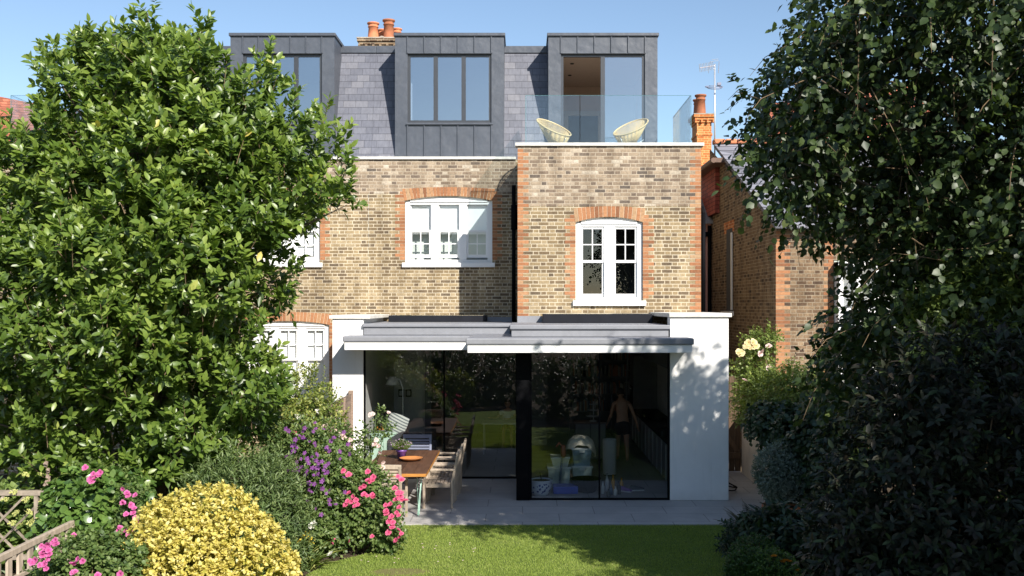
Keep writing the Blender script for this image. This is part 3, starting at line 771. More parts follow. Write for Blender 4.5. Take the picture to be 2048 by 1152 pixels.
# white bay window at the front
by = thing("bay_window", "white framed bay window of the right neighbour glimpsed through the leaves", "window", (7.3, YN, 0))
bf = MB()
for i in range(5): bf.box(6.53+.375*i, 6.62+.375*i, YN-.25, YN+.1, 1.0, 4.35)
for z in (1.0, 2.0, 3.3, 4.27): bf.box(6.53, 8.11, YN-.251, YN+.099, z, z+.1)
bf.build("frame", M['white'], by)
MB().quad((6.55,YN-.1,1.05),(8.1,YN-.1,1.05),(8.1,YN-.1,4.3),(6.55,YN-.1,4.3)).build("pane", M['glass'], by)
MB().box(6.55,8.1,YN+.05,YN+.06,1.05,4.3).build("blind", M['blind'], by)

# aerial mast
an = thing("tv_aerial", "thin aluminium aerial mast with a small antenna above the right neighbour's eave", "aerial", (X(1429,27), 27, 7.3))
xa = X(1429.5,27)
MB().tube([(xa,27,7.3),(xa,27,Z(128,27))], .022, 8).build("mast", M['alu'], an, True)
ant = MB()
p0 = Vector((xa, 27, Z(131,27))); p1 = Vector((X(1394,27), 26.6, Z(143,27)))
ant.tube([p0, p1], .012, 6)
for i in range(10):
    q = p0.lerp(p1, .12+.88*i/9); ant.tube([q+Vector((-.02,-.05,.10)), q+Vector((.02,.05,-.10))], .007, 5)
for s in (-1, 1): ant.tube([p0+Vector((.12*s,0,.12)), p0+Vector((.14*s,.2,-.16))], .007, 5)
ant.tube([p0+Vector((-.1,0,.1)), p0+Vector((.1,0,.14))], .007, 5); ant.tube([p0+Vector((-.08,0,.16)), p0+Vector((.1,0,.18))], .007, 5)
ant.build("antenna", M['alu'], an)
cbl = MB()
zc = Z(170,27)
cbl.tube([(xa+.24*math.cos(a)-.02, 27+.2*math.sin(a), zc+.07*math.sin(a*1)-.05) for a in np.linspace(0, 6.0, 22)], .012, 5)
cbl.tube([(xa+.20*math.cos(a)-.02, 27+.2*math.sin(a), zc+.09*math.sin(a)-.07) for a in np.linspace(0.2, 6.2, 22)], .010, 5)
cbl.box(xa+.06, xa+.16, 26.9, 27, zc-.02, zc+.05)
cbl.build("cable_coil", M['bluegrey'], an)

a2 = thing("tv_aerial", "small aerial standing on the roof behind the far left dormer", "aerial", (X(243,25), 25, 9.6))
MB().tube([(X(243,25),25,9.6),(X(243,25),25,Z(52,25))], .02, 8).build("mast", M['alu'], a2, True)
MB().tube([(X(222,25),25,Z(50,25)),(X(262,25),25,Z(56,25))], .009, 5).tube([(X(232,25),24.8,Z(52,25)),(X(232,25),25.2,Z(52,25))], .006, 5).tube([(X(252,25),24.8,Z(54,25)),(X(252,25),25.2,Z(54,25))], .006, 5).build("antenna", M['alu'], a2)

# ------------------------------------------------------------------ garden walls, fences, gate
fp = thing("fence_panel", "slatted timber fence panel with an oval port hole beside the left white wall", "fence", (-3.42, 18.5, 0))
ft = MB(); zt = 1.68
for i in range(14):
    a = .06 + i*.118
    ft.box(-3.43, -3.405, 17.3, 19.40, a, a+.110, rng.random())
ft.build("boards", M['fence'], fp)
for a, h in ((19.36,1.77),(18.55,1.70),(17.22,1.72)): MB().box(-3.46,-3.37,a,a+.08,0,h).build("post", M['fence'], fp, bevel=.01)
ring = MB(); 
pts = [(-3.395, 18.0+.34*math.cos(a), 1.26+.34*math.sin(a)) for a in np.linspace(0, 2*math.pi, 33)[:-1]]
ring.tube(pts, .035, 8, closed=True)
rg = ring.build("porthole_ring", M['fence'], fp, True)
MB().add([(-3.402, 18.0+.33*math.cos(a), 1.26+.33*math.sin(a)) for a in np.linspace(0, 2*math.pi, 33)[:-1]], [tuple(range(32))]).build("porthole_pane", M['inwhite'], rg)

gt = thing("side_gate", "brown timber ledged gate in the narrow passage right of the white wall", "gate", (4.1, 20.2, 0))
gm = MB()
for i in range(7): gm.box(3.67+.122*i, 3.785+.122*i, 20.2, 20.225, .03, 2.0, rng.random())
gm.build("boards", M['gate'], gt)
MB().box(3.67,4.52,20.165,20.199,.3,.42).box(3.67,4.52,20.165,20.199,1.5,1.62).prism([(3.72,20.166,1.48),(3.82,20.166,1.48),(4.5,20.166,.44),(4.4,20.166,.44)],(0,.032,0)).build("brace", M['gate'], gt)
gw = MB().box(4.53,4.72,14.8,20.15,-.05,1.2).box(4.51,4.74,14.8,20.16,1.2,1.235).build("garden_wall", M['cream'], None, bevel=.01)
tag(gw, "low cream rendered garden wall running from the gate beneath the climbing roses", "wall")
hs = MB().tube([(3.75+.25*math.cos(a*1.0), 18.8+.9*math.sin(a*.9)+.02*a, .02+.004*a) for a in np.linspace(0, 14, 60)], .012, 6).build("garden_hose", M['black'], None, True)
tag(hs, "dark coiled hose lying on the side passage paving", "hose")

tr = thing("trellis_fence", "weathered wooden lattice trellis at the far left with a flat top rail", "trellis", (-5.9, 12.5, 0))
Yt = 12.5; xr = X(124,Yt); ztp = Z(981,Yt)
MB().box(-7.4, xr, Yt-.03, Yt+.04, ztp-.06, ztp, .6).build("rail", M['trellis'], tr)
MB().box(-7.4, xr-.05, Yt-.02, Yt+.03, .2, .26).build("rail", M['trellis'], tr)
MB().box(X(73,Yt)-.025, X(73,Yt)+.025, Yt-.02, Yt+.03, 0, ztp-.061).build("post", M['trellis'], tr)
MB().box(-6.85,-6.75,Yt-.05,Yt+.05,0,ztp+.06).build("post", M['trellis'], tr)
lt = MB()
for i in range(7):
    for s in (1, -1):
        c = -7.4+.27*i
        w = .02; hh = ztp-.33
        x2 = c + s*hh
        if s < 0: c, x2 = c+hh*.9, c-hh*.1
        y = Yt-.014 if s > 0 else Yt+.002
        ptsq = [(c-w,y,.26),(c+w,y,.26),(x2+w,y,ztp-.07),(x2-w,y,ztp-.07)]
        if max(c, x2) < xr-.02: lt.prism(ptsq, (0,.014,0), rng.random())
lt.build("lattice", M['trellis'], tr)
# ------------------------------------------------------------------ furniture
def teak_chair(label, mat, group=None, arms=True):
    """slatted armchair, local coordinates, facing +Y, seat 0.44 m"""
    c = thing("garden_chair", label, "chair", (0,0,0), group)
    w, d = .56, .52
    for sx in (-1, 1):
        x = sx*(w/2-.025)
        MB().box(x-.02, x+.02, d/2-.045, d/2, 0, .64 if arms else .42, .45).build("leg", mat, c, bevel=.006)
        MB().prism([(x-.022,-d/2+.005,0),(x-.022,-d/2+.045,0),(x-.022,-d/2+.04,.45),(x-.022,-d/2-.055,.92),(x-.022,-d/2-.095,.92),(x-.022,-d/2-.005,.44)],(.044,0,0),.5).build("leg", mat, c, bevel=.006)
        if arms: MB().prism([(x-.03,-d/2-.03,.645),(x-.03,d/2+.02,.645),(x-.03,d/2+.04,.665),(x-.03,d/2+.02,.685),(x-.03,-d/2-.03,.675)],(.06,0,0),.6).build("armrest", mat, c, bevel=.008)
    fr = MB().box(-w/2+.051,w/2-.051,d/2-.04,d/2-.015,.36,.42,.4).box(-w/2+.051,w/2-.051,-d/2+.02,-d/2+.045,.36,.42,.4)
    for sx in (-1,1): fr.box(sx*(w/2-.025)-.014, sx*(w/2-.025)+.014, -d/2+.05, d/2-.051, .36, .42, .45)
    fr.build("seat_frame", mat, c)
    st = MB()
    for i in range(7):
        y = -d/2+.03+.07*i
        st.box(-w/2+.03, w/2-.03, y, y+.055, .422, .44, .35+.4*rng.random())
    st.build("seat", mat, c)
    bk = MB()
    for i in range(7):
        z = .50+.052*i; yo = -d/2+.02-(z-.45)*.21
        bk.box(-w/2+.048, w/2-.048, yo-.011, yo+.011, z, z+.034, .35+.4*rng.random())
    z = .87; yo = -d/2+.02-(z-.45)*.21
    bk.box(-w/2-.0, w/2+.0, yo-.018, yo+.018, z, z+.07, .65)
    bk.build("backrest", mat, c, bevel=.005)
    return c
G = "weathered teak armchairs round the garden table"
ch = teak_chair("weathered teak armchair on the right of the table, nearest the lawn", M['teak'], G)
spots = [(-1.44,16.86,R(90),"weathered teak armchair on the right of the table, nearest the lawn"),
         (-1.42,17.52,R(90),"weathered teak armchair in the middle of the row on the table's right side"),
         (-1.40,18.20,R(91),"weathered teak armchair on the right of the table, nearest the glass doors"),
         (-2.17,15.74,R(-4),"weathered teak armchair at the near head of the table, half hidden by pink roses"),
         (-2.86,17.3,R(-90),"weathered teak armchair on the left of the table beside the rose stems")]
for i, (x, y, a, lb) in enumerate(spots):
    o = ch if i == 0 else copy_tree(ch)
    o.location = (x, y, 0); o.rotation_euler.z = a; o["label"] = lb
bc = teak_chair("blue grey painted slatted chair at the far head of the table by the glass", M['bluegrey'], None, False)
bc.location = (-2.05, 18.72, 0); bc.rotation_euler.z = math.pi

tbx0, tbx1, tby0, tby1 = -2.62, -1.55, 15.70, 18.25
tbl = thing("dining_table", "long outdoor dining table with dark plank top, orange edge and mint hairpin legs", "table", (-2.08, 17, 0))
tt = MB()
for i in range(5):
    a = tbx0 + (tbx1-tbx0)*i/5
    tt.box(a+.002, a+(tbx1-tbx0)/5-.002, tby0, tby1, .712, .752, rng.random())
tt.build("tabletop", M['tabletop'], tbl, bevel=.004)
MB().box(tbx0+.004, tbx1-.004, tby0-.004, tby0-.0005, .700, .748).box(tbx1+.0005, tbx1+.003, tby0, tby1, .702, .748).box(tbx0+.01,tbx1-.01,tby0+.01,tby1-.01,.695,.711).build("edge", M['tableedge'], tbl)
for sx, sy in ((-1,-1),(1,-1),(-1,1),(1,1)):
    x = (-2.085 + sx*.36); y = 16.97 + sy*.93
    MB().tube([(x-.07*sx*-1,y-.03,.695),(x+.0,y-.006,.02),(x+.012,y,.008),(x+.024,y+.006,.02),(x+.06,y+.05,.695)], .008, 8).tube([(x-.02,y+.10*sy*-1,.695),(x+.012,y+.01,.015)], .008, 8).build("leg", M['mint'], tbl, True)

pp = thing("plant_pot", "purple flower pot standing on the outdoor table", "pot", (X(803,17.2), 17.2, .753))
px_, py_ = X(803,17.2), 17.2
purple = plain("purple_glaze", (.13,.06,.26), .4, .06)
MB().lathe([(.062,0),(.085,.13),(.098,.135),(.1,.17),(.09,.17),(.085,.14)], (px_,py_,.753), 22).build("pot_body", purple, pp, True)
MB().lathe([(.0,0),(.086,0),(.086,.006),(0,.006)], (px_,py_,.895), 16).build("compost", M['soil'], pp)
bw = MB().lathe([(.07,0),(.15,.018),(.20,.05),(.205,.055),(.19,.05),(.14,.028),(0,.02)], (X(822,17.0),17.0,.754), 28).build("wooden_bowl", plain("orange_wood", (.50,.20,.06), .5, .15), None, True)
tag(bw, "shallow orange wooden bowl beside the purple pot on the table", "bowl")

# bench at lower left
bn = thing("garden_bench", "weathered slatted garden bench seen end-on in the lower left corner among flowers", "bench", (-5.2, 10.6, 0))
by0, by1 = 9.0, 11.42
MB().box(-5.30,-5.245,by0,by1,.87,.94,.6).build("back_rail", M['teak'], bn, bevel=.008)
MB().box(-5.29,-5.25,by0,by1,.60,.65,.5).build("back_rail", M['teak'], bn, bevel=.008)
n = 11
for i in range(n):
    y = by0+.10+(by1-by0-.26)*i/(n-1)
    MB().box(-5.285,-5.258,y,y+.085,.651,.869,rng.random()).build("back_slat", M['teak'], bn)
for y in (by0, by1-.06): MB().box(-5.31,-5.24,y,y+.06,0,.90).build("leg", M['teak'], bn, bevel=.006)
for y in (by0, by1-.06): MB().box(-4.78,-4.72,y,y+.06,0,.62).build("leg", M['teak'], bn, bevel=.006)
for y in (by0, by1-.07): MB().box(-5.24,-4.70,y,y+.07,.621,.655).build("armrest", M['teak'], bn, bevel=.008)
ss = MB()
for i in range(6): ss.box(-5.22+.082*i,-5.15+.082*i,by0+.061,by1-.061,.42,.445,rng.random())
ss.build("seat", M['teak'], bn)

# terrace chairs: pale yellow corded egg chairs
cord = plain("straw_cord", (.60,.46,.23), .6, .08)
steel = plain("pale_steel", (.62,.63,.62), .35, .05, metal=.5)
def egg_chair(label):
    c = thing("lounge_chair", label, "chair", (0,0,0), "corded lounge chairs on the roof terrace")
    tilt = Matrix.Translation((0,-.02,.69)) @ Matrix.Rotation(R(32), 4, 'X')
    rimp = [tilt @ Vector((.375*math.cos(a), .40*math.sin(a)*(1.08 if math.sin(a) > 0 else 1), 0)) for a in np.linspace(0, 2*math.pi, 41)[:-1]]
    MB().tube(rimp, .016, 8, closed=True).build("rim", cord, c, True)
    low = [Vector((.11*math.cos(a), -.10+.11*math.sin(a), .27)) for a in np.linspace(0, 2*math.pi, 41)[:-1]]
    cm = MB()
    for k in range(0, 40):
        for h in (0, .5):
            a = rimp[k].lerp(rimp[(k+1) % 40], h); b = low[k].lerp(low[(k+1) % 40], h)
            m = a.lerp(b, .5) + Vector((0,0,-.035))
            cm.tube([a, m, b], .0075, 5)
    cm.lathe([(0,0),(.115,0),(.115,.012),(0,.012)], (0,-.10,.262), 16)
    cm.build("corded_seat", cord, c, True)
    MB().tube([p + Vector((0,0,-.01)) for p in [Vector((.13*math.cos(a), -.10+.13*math.sin(a), .268)) for a in np.linspace(0, 2*math.pi, 21)[:-1]]], .009, 6, closed=True).build("seat_ring", steel, c, True)
    for a in (R(-90), R(30), R(150)):
        ca, sa = math.cos(a), math.sin(a)
        MB().tube([(.13*ca,-.10+.13*sa,.26),(.26*ca,-.06+.26*sa,.02),(.29*ca,-.06+.29*sa,.012)], .009, 6).tube([(.13*ca,-.10+.13*sa,.26),(.30*ca,-.05+.31*sa,.42)], .008, 6).build("leg", steel, c, True)
    return c
e1 = egg_chair("straw coloured corded lounge chair on the terrace, left one facing the open door")
e1.location = (X(1107,20.9), 20.9, 6.58); e1.rotation_euler.z = R(44)
e2 = copy_tree(e1); e2["label"] = "straw coloured corded lounge chair on the terrace, right one in front of the closed glass"
e2.location = (X(1262,20.9), 20.9, 6.58); e2.rotation_euler.z = R(-44)
bt = MB().box(X(609,23.1),X(627,23.1),23.05,23.2,7.77,7.97).build("storage_box", plain("pale_pink_card", (.72,.55,.50), .7, .05), None, bevel=.01)
tag(bt, "small pale pink box standing on the sill inside the left dormer window", "box")

# ------------------------------------------------------------------ things inside the ground floor
def box_tub(name, label, x0, x1, y0, y1, z0, z1, body, lid, cat="box", group=None):
    c = thing(name, label, cat, ((x0+x1)/2, (y0+y1)/2, z0), group)
    t = .03
    MB().prism([(x0+t,y0+t,z0),(x1-t,y0+t,z0),(x1-t,y1-t,z0),(x0+t,y1-t,z0)],(0,0,.01)).add([(x0+t,y0+t,z0+.011),(x1-t,y0+t,z0+.011),(x1-t,y1-t,z0+.011),(x0+t,y1-t,z0+.011),(x0,y0,z1-.04),(x1,y0,z1-.04),(x1,y1,z1-.04),(x0,y1,z1-.04)],[(0,1,5,4),(1,2,6,5),(2,3,7,6),(3,0,4,7),(4,5,6,7)]).build("tub", body, c)
    MB().box(x0-.015,x1+.015,y0-.015,y1+.015,z1-.039,z1).build("lid", lid, c, bevel=.008)
    MB().box((x0+x1)/2-.05,(x0+x1)/2+.05,y0-.03,y0-.016,z1-.08,z1-.01).build("clip", lid, c)
    return c
clear = plain("clear_plastic_tub", (.42,.50,.46), .3, .35, 7)
clear2 = plain("blueish_plastic_tub", (.16,.24,.30), .3, .4, 7)
lidm = plain("pale_lid", (.58,.62,.60), .35, .05)
GB = "plastic storage boxes stacked inside the right glass doors"
Yb = 18.45
xb = lambda p: X(p, Yb)
box_tub("storage_box", "translucent storage box at the bottom of the left stack behind the glass", xb(1096),xb(1141),Yb,Yb+.5,.0,.40,clear,lidm,"box",GB)
box_tub("storage_box", "shallow white topped storage box resting on the left stack behind the glass", xb(1103),xb(1139),Yb+.05,Yb+.45,.401,.58,lidm,lidm,"box",GB)
box_tub("storage_box", "translucent storage box at the bottom of the right stack, next to the door divider", xb(1145),xb(1184),Yb,Yb+.5,.0,.42,clear,lidm,"box",GB)
box_tub("storage_box", "blue tinted storage box on top of the right stack under a cream cloth bag", xb(1145),xb(1183),Yb,Yb+.45,.421,.76,clear2,lidm,"box",GB)
# cream cloth bag draped over the top box
bag = MB(); prof = []
nb_ = 26
vs = []; fs = []
for i in range(14):
    for k in range(nb_):
        a = 2*math.pi*k/nb_; t = i/13
        r = math.sin(min(1, t*1.02)*math.pi*.5)
        wob = 1+.09*math.sin(3*a+4*t)+.06*math.sin(7*a+9*t)
        cxb, cyb = xb(1163), Yb+.2
        hz = .98 - (.20+.07*math.sin(2*a+1)+.16*max(0,math.cos(a)))*t**2.2
        vs.append((cxb+.28*r*wob*math.cos(a), cyb+.27*r*wob*math.sin(a), hz+.02*math.sin(9*a+6*t)*t))
for i in range(13):
    for k in range(nb_): fs.append((i*nb_+k, i*nb_+(k+1) % nb_, (i+1)*nb_+(k+1) % nb_, (i+1)*nb_+k))
bag.add(vs, fs)
tag(bag.build("cloth_bag", plain("cream_cloth", (.70,.64,.52), .9, .1, 20, .3), None, True), "rumpled cream cloth bag heaped on the top storage box inside", "bag")
vc = thing("vacuum_cleaner", "upright vacuum cleaner with a slim tube leaning against the storage boxes indoors", "vacuum cleaner", (xb(1122),Yb-.12,0))
MB().tube([(xb(1118),Yb-.18,.06),(xb(1124),Yb-.10,.62)], .022, 8).build("tube", plain("blue_tube", (.08,.12,.2), .3), vc, True)
MB().box(xb(1112),xb(1124),Yb-.28,Yb-.14,.005,.06).build("floor_head", M['black'], vc, bevel=.01)
MB().lathe([(.03,0),(.05,.03),(.05,.2),(.03,.24)], (xb(1126),Yb-.10,.6), 14).tube([(xb(1124),Yb-.1,.8),(xb(1118),Yb-.12,.88),(xb(1112),Yb-.12,.80)], .02, 8).build("motor_body", plain("red_grey_plastic", (.3,.08,.05), .35), vc, True)
tb_ = MB().lathe([(.16,0),(.19,.02),(.27,.24),(.28,.25),(.26,.25),(.18,.03),(0,.03)], (X(1172,18.1),18.1,.005), 24).build("rubber_tub", M['black'], None, True)
tag(tb_, "wide black rubber tub on the floor in front of the storage boxes", "tub")
def pot_paint():
    t = NT("blue_white_glaze")
    p = t.n('ShaderNodeTexVoronoi'); p.inputs['Scale'].default_value = 16; t.l(t.pos(), p.inputs['Vector'])
    z = t.n('ShaderNodeSeparateXYZ'); t.l(t.pos(), z.inputs[0])
    b = t.math('MULTIPLY', t.math('GREATER_THAN', z.outputs[2], .06), t.math('LESS_THAN', z.outputs[2], .24))
    f = t.math('MULTIPLY', t.math('LESS_THAN', p.outputs['Distance'], .36), b)
    t.set(color=t.mix(f, (.62,.66,.72,1), (.05,.08,.28,1)), rough=.15)
    return t.m
cp = thing("ceramic_planter", "blue and white patterned ceramic planter just inside the right glass door", "planter", (X(1081,17.72),17.75,.004))
MB().lathe([(.12,0),(.15,.03),(.21,.18),(.20,.25),(.22,.275),(.225,.29),(.20,.29),(.19,.26)], (X(1081,17.75),17.75,.004), 28).build("pot_body", pot_paint(), cp, True)
MB().lathe([(0,0),(.19,0),(.19,.01),(0,.01)], (X(1081,17.75),17.75,.26), 20).tube([(X(1083,17.75),17.75,.27),(X(1080,17.75),17.75,.42)], .01, 6).build("compost", M['soil'], cp)
tag(MB().box(X(1106,17.9),X(1156,17.9),17.85,18.2,.005,.14).build("toy_crate", plain("royal_blue_plastic", (.03,.07,.42), .4), None, bevel=.015), "flat royal blue plastic crate on the floor behind the glass", "crate")
tag(MB().box(X(1062,17.5),X(1164,17.5),17.45,17.52,.005,.035).build("timber_board", plain("pale_board", (.40,.36,.33), .7, .2), None, bevel=.004), "long narrow pale board lying along the inside of the glass door", "board")
wb = thing("white_drum", "tall white cylindrical drum standing on the kitchen floor", "bin", (X(1219,19.9),19.9,.004))
MB().lathe([(.135,0),(.14,.01),(.14,.70),(.135,.715),(.125,.715),(.125,.6)], (X(1219,19.9),19.9,.02), 30).build("drum", M['inwhite'], wb, True)
MB().lathe([(.0,0),(.125,0),(.125,.019),(0,.019)], (X(1219,19.9),19.9,.004), 24).build("base", M['black'], wb)
# bottles, jars and shoes on the floor
bcols = [((.55,.56,.54),"clear glass"),((.05,.06,.05),"dark green glass"),((.60,.30,.04),"amber"),((.10,.14,.20),"navy blue"),((.5,.5,.5),"silver grey"),((.05,.05,.05),"black"),((.62,.6,.55),"milky white")]
blist = [(1206,17.9,.22,0,"at the left end of the row on the floor"),(1214,18.15,.33,4,"behind the clear one near the divider"),(1222,17.8,.19,3,"in the middle of the floor row"),(1226,18.2,.30,2,"tallest of the warm coloured ones"),(1231,17.75,.16,6,"low and squat at the front"),(1238,17.85,.24,5,"near the right end of the row"),(1243,18.2,.24,2,"beside the purple shoe"),(1217,17.6,.14,1,"short, right by the glass")]
for i, (p, y, h, ci, wh) in enumerate(blist):
    x = X(p, y); c, nm_ = bcols[ci]
    o = MB().lathe([(.03,0),(.036,.01),(.036,h*.55),(.03,h*.66),(.014,h*.76),(.014,h*.97),(.017,h*.97),(.017,h),(0,h)], (x,y,.005), 14).build("bottle", plain("bottle_"+nm_.replace(" ","_"), c, .15, .1, spec=.7), None, True)
    tag(o, f"{nm_} bottle {wh}", "bottle", "bottles on the floor inside the right doors")
def shoe(label, x, y, rz, c):
    Mx = Matrix.Translation((x,y,.005)) @ Matrix.Rotation(rz, 4, 'Z')
    s = thing("shoe", label, "shoe", (x,y,.005), "shoes on the kitchen floor")
    pr = []
    sec = [(-.13,.03,.07),(-.10,.038,.085),(-.03,.036,.075),(.04,.042,.055),(.10,.044,.045),(.14,.03,.03)]
    vs=[];fs=[]
    for t,w,h in sec:
        for k in range(8):
            a=math.pi*k/7
            vs.append(Mx@Vector((t,w*math.cos(a),.018+h*math.sin(a))))
    for i in range(5):
        for k in range(7): fs.append((i*8+k,i*8+k+1,(i+1)*8+k+1,(i+1)*8+k))
    fs.append(tuple(range(8))); fs.append(tuple(40+k for k in range(8))[::-1])
    MB().add(vs,fs).build("upper", plain("shoe_fabric", c, .7, .15), s, True)
    MB().prism([Mx@Vector((t,w*1.05*sg,0)) for sg,seq in ((1,sec),(-1,sec[::-1])) for t,w,h in seq],(0,0,.02)).build("sole", M['inwhite'], s)
shoe("purple trainer lying beside the bottles indoors", X(1250,18.1), 18.1, R(-35), (.25,.12,.35))
shoe("dark trainer standing alone on the kitchen floor", X(1273,18.2), 18.2, R(10), (.04,.05,.06))
# sideboard with tiered cake stand
sbd = thing("sideboard", "dark low sideboard in the kitchen carrying the tiered cake stand", "sideboard", (X(1175,21.5),21.6,0.004))
MB().box(X(1150,21.5),X(1212,21.5),21.5,21.95,.06,.86).build("carcass", M['darkroom'], sbd, bevel=.006)
MB().box(X(1148,21.5),X(1214,21.5),21.48,21.97,.861,.885).build("worktop", plain("dark_oak", (.14,.09,.06), .5), sbd)
for s in (0, 1): MB().box(X(1152+30*s,21.5),X(1180+30*s,21.5),21.482,21.4995,.09,.84).build("door", M['ingrey'], sbd)
cs = thing("cake_stand", "three tier metal cake stand on the dark sideboard", "cake stand", (X(1187,21.7),21.7,.886))
xc = X(1187,21.7)
MB().tube([(xc,21.7,.886),(xc,21.7,1.33)], .012, 8).lathe([(.09,0),(.09,.01),(.02,.03)], (xc,21.7,.886), 16).build("stem", M['alu'], cs, True)
for r, z in ((.15,.98),(.12,1.12),(.08,1.24)):
    MB().lathe([(.012,0),(r,.01),(r+.012,.028),(r+.004,.03),(r-.005,.018),(.012,.012)], (xc,21.7,z), 22).build("tier", M['alu'], cs, True)
# kitchen run on the right wall
kt = thing("kitchen_units", "row of grey kitchen base units with dark worktop along the right wall indoors", "kitchen units", (3.0,21,0))
MB().box(2.76,3.345,17.9,24.2,.1,.86).build("carcass", M['ingrey'], kt)
for i in range(10):
    d_ = MB().box(2.74,2.758,17.92+.62*i,18.52+.62*i,.12,.84).build("door", plain("cabinet_front", (.20,.20,.21), .4, .04), kt, bevel=.003)
    MB().tube([(2.72,18.49+.62*i,.15),(2.72,18.49+.62*i,.82)], .008, 6).build("handle", M['alu'], d_)
MB().box(2.70,3.346,17.88,24.22,.861,.90).build("worktop", M['black'], kt)
MB().box(3.0,3.346,18.2,24.2,2.15,2.63).build("wall_cabinet", M['ingrey'], kt, bevel=.004)
MB().box(2.75,3.345,24.23,24.95,.05,2.2).build("oven_tower", M['ingrey'], kt, bevel=.004)
MB().box(2.735,2.749,24.3,24.88,.75,1.45).build("oven_door", M['black'], kt)
MB().tube([(2.71,24.34,1.38),(2.71,24.84,1.38)], .01, 6).build("oven_handle", M['alu'], kt)
kl = MB().lathe([(.08,0),(.09,.02),(.085,.14),(.05,.19),(.02,.2),(.015,.22),(0,.22)], (2.95,20.4,.905), 18).tube([(3.03,20.4,1.0),(3.09,20.4,1.06),(3.03,20.4,1.1)], .008, 6).build("kettle", M['black'], None, True)
tag(kl, "dark kettle on the kitchen worktop", "kettle")
# bookshelves with books
bs = thing("bookcase", "tall dark bookcase full of books at the back of the room", "bookcase", (1.4,25.5,0))
xs0, xs1 = X(1140,25.3), X(1262,25.3)
sh = MB()
for z in (.2,.7,1.15,1.6,2.02,2.45): sh.box(xs0, xs1, 25.2, 25.5, z, z+.03)
for x in (xs0, xs0+.55, xs0+1.08, xs1): sh.box(x-.015, x+.015, 25.2, 25.5, .1, 2.6)
sh.build("shelf", M['ingrey'], bs)
bk = MB(); 
for z in (.73,1.18,1.63,2.05):
    x = xs0+.02
    while x < xs1-.06:
        w = random.uniform(.018,.045); h = random.uniform(.22,.34)
        bk.box(x, x+w, 25.24, 25.45, z, z+h, random.random()); x += w+.001
        if random.random() < .06: x += random.uniform(.05,.15)
def book_mat():
    t = NT("book_spine"); t.set(color=t.ramp(t.attr("tone"), [(0,(.3,.3,.28)),(.2,(.1,.04,.03)),(.4,(.4,.36,.3)),(.6,(.05,.07,.12)),(.8,(.35,.12,.06)),(1,(.5,.5,.48))], 'CONSTANT'), rough=.6); return t.m
bko = bk.build("books", book_mat(), bs); bko["kind"] = "stuff"
ld = thing("ladder", "slim grey library ladder leaning against the bookcase", "ladder", (X(1256,24.9),24.9,0))
lm = plain("ladder_grey", (.30,.30,.30), .5)
for dx in (0,.36): MB().tube([(X(1250,24.6)+dx,24.6,.005),(X(1256,25.1)+dx,25.1,2.4)], .02, 6).build("rail", lm, ld, True)
for i in range(7): MB().tube([(X(1250,24.6)+.06*(i+1)/8,24.6+.5*(i+1)/8,2.4*(i+1)/8),(X(1250,24.6)+.36+.06*(i+1)/8,24.6+.5*(i+1)/8,2.4*(i+1)/8)], .015, 6).build("rung", lm, ld, True)

# left room
cab = thing("cabinet", "pale mint low cabinet standing inside the left end of the glass doors", "cabinet", (-2.85,20.35,0.004))
mintc = plain("pale_mint_paint", (.55,.72,.60), .5, .05)
MB().box(-3.12,-2.62,20.1,20.9,.08,.80).build("carcass", mintc, cab, bevel=.006)
MB().box(-3.14,-2.60,20.08,20.92,.801,.83).build("top", mintc, cab, bevel=.006)
for s in (0,1): MB().box(-3.10+.24*s,-2.88+.24*s,20.085,20.0995,.12,.77).build("door", mintc, cab)
for x in (-3.08,-2.68): MB().box(x,x+.05,20.12,20.17,.004,.079).build("leg", M['black'], cab)
vz = MB().lathe([(.05,0),(.09,.05),(.10,.14),(.06,.2),(.035,.26),(.06,.29),(.07,.33),(.03,.38),(.02,.42),(.03,.44),(0,.44)], (-2.95,20.45,.832), 20).build("vase", M['black'], None, True)
tag(vz, "dark gourd shaped vase on the mint cabinet", "vase")
fb = thing("fruit_bowl", "low bowl of oranges on the mint cabinet", "bowl", (-2.95,20.2,.832))
MB().lathe([(.06,0),(.12,.03),(.15,.06),(.14,.06),(.10,.03),(0,.02)], (-2.95,20.22,.832), 20).build("bowl", M['ingrey'], fb, True)
for i in range(5):
    a = i*1.26; MB().lathe([(.045*math.sin(t),-.045*math.cos(t)) for t in np.linspace(.05,3.09,8)], (-2.95+.07*math.cos(a),20.22+.07*math.sin(a),.90), 12).build("orange", plain("orange_skin", (.6,.22,.03), .5), fb, True)
lp = thing("floor_lamp", "white floor lamp with a flared shade at the left inside the glass", "lamp", (-2.78,21.2,.004))
MB().lathe([(.14,0),(.14,.015),(.01,.03)], (-2.6,21.2,.004), 20).tube([(-2.6,21.2,.02),(-2.6,21.2,1.65),(-2.66,21.2,1.84),(-2.8,21.2,1.90)], .012, 8).build("stand", M['white'], lp, True)
MB().lathe([(.16,0),(.07,.17),(.06,.17),(.15,0)], (-2.82,21.2,1.74), 24).build("lamp_shade", M['white'], lp, True)
sf = thing("armchair", "dark grey upholstered armchair just inside the glass behind the table", "armchair", (-2.4,20.5,.004))
gf = plain("charcoal_fabric", (.065,.065,.072), .95, .2, 20, .3)
MB().box(-2.75,-1.95,20.1,20.8,.16,.42).build("seat", gf, sf, bevel=.05)
MB().prism([(-2.78,20.02,.2),(-1.92,20.02,.2),(-1.92,20.02,.66),(-2.1,20.02,.84),(-2.5,20.02,.86),(-2.78,20.02,.70)],(0,.14,0)).build("backrest", gf, sf, bevel=.04)
for x in (-2.88,-1.92): MB().box(x,x+.12,20.1,20.8,.16,.6).build("armrest", gf, sf, bevel=.04)
for x in (-2.75,-1.98):
    for y in (20.15,20.72): MB().tube([(x,y,.16),(x,y,.006)], .02, 8).build("leg", M['teak'], sf)
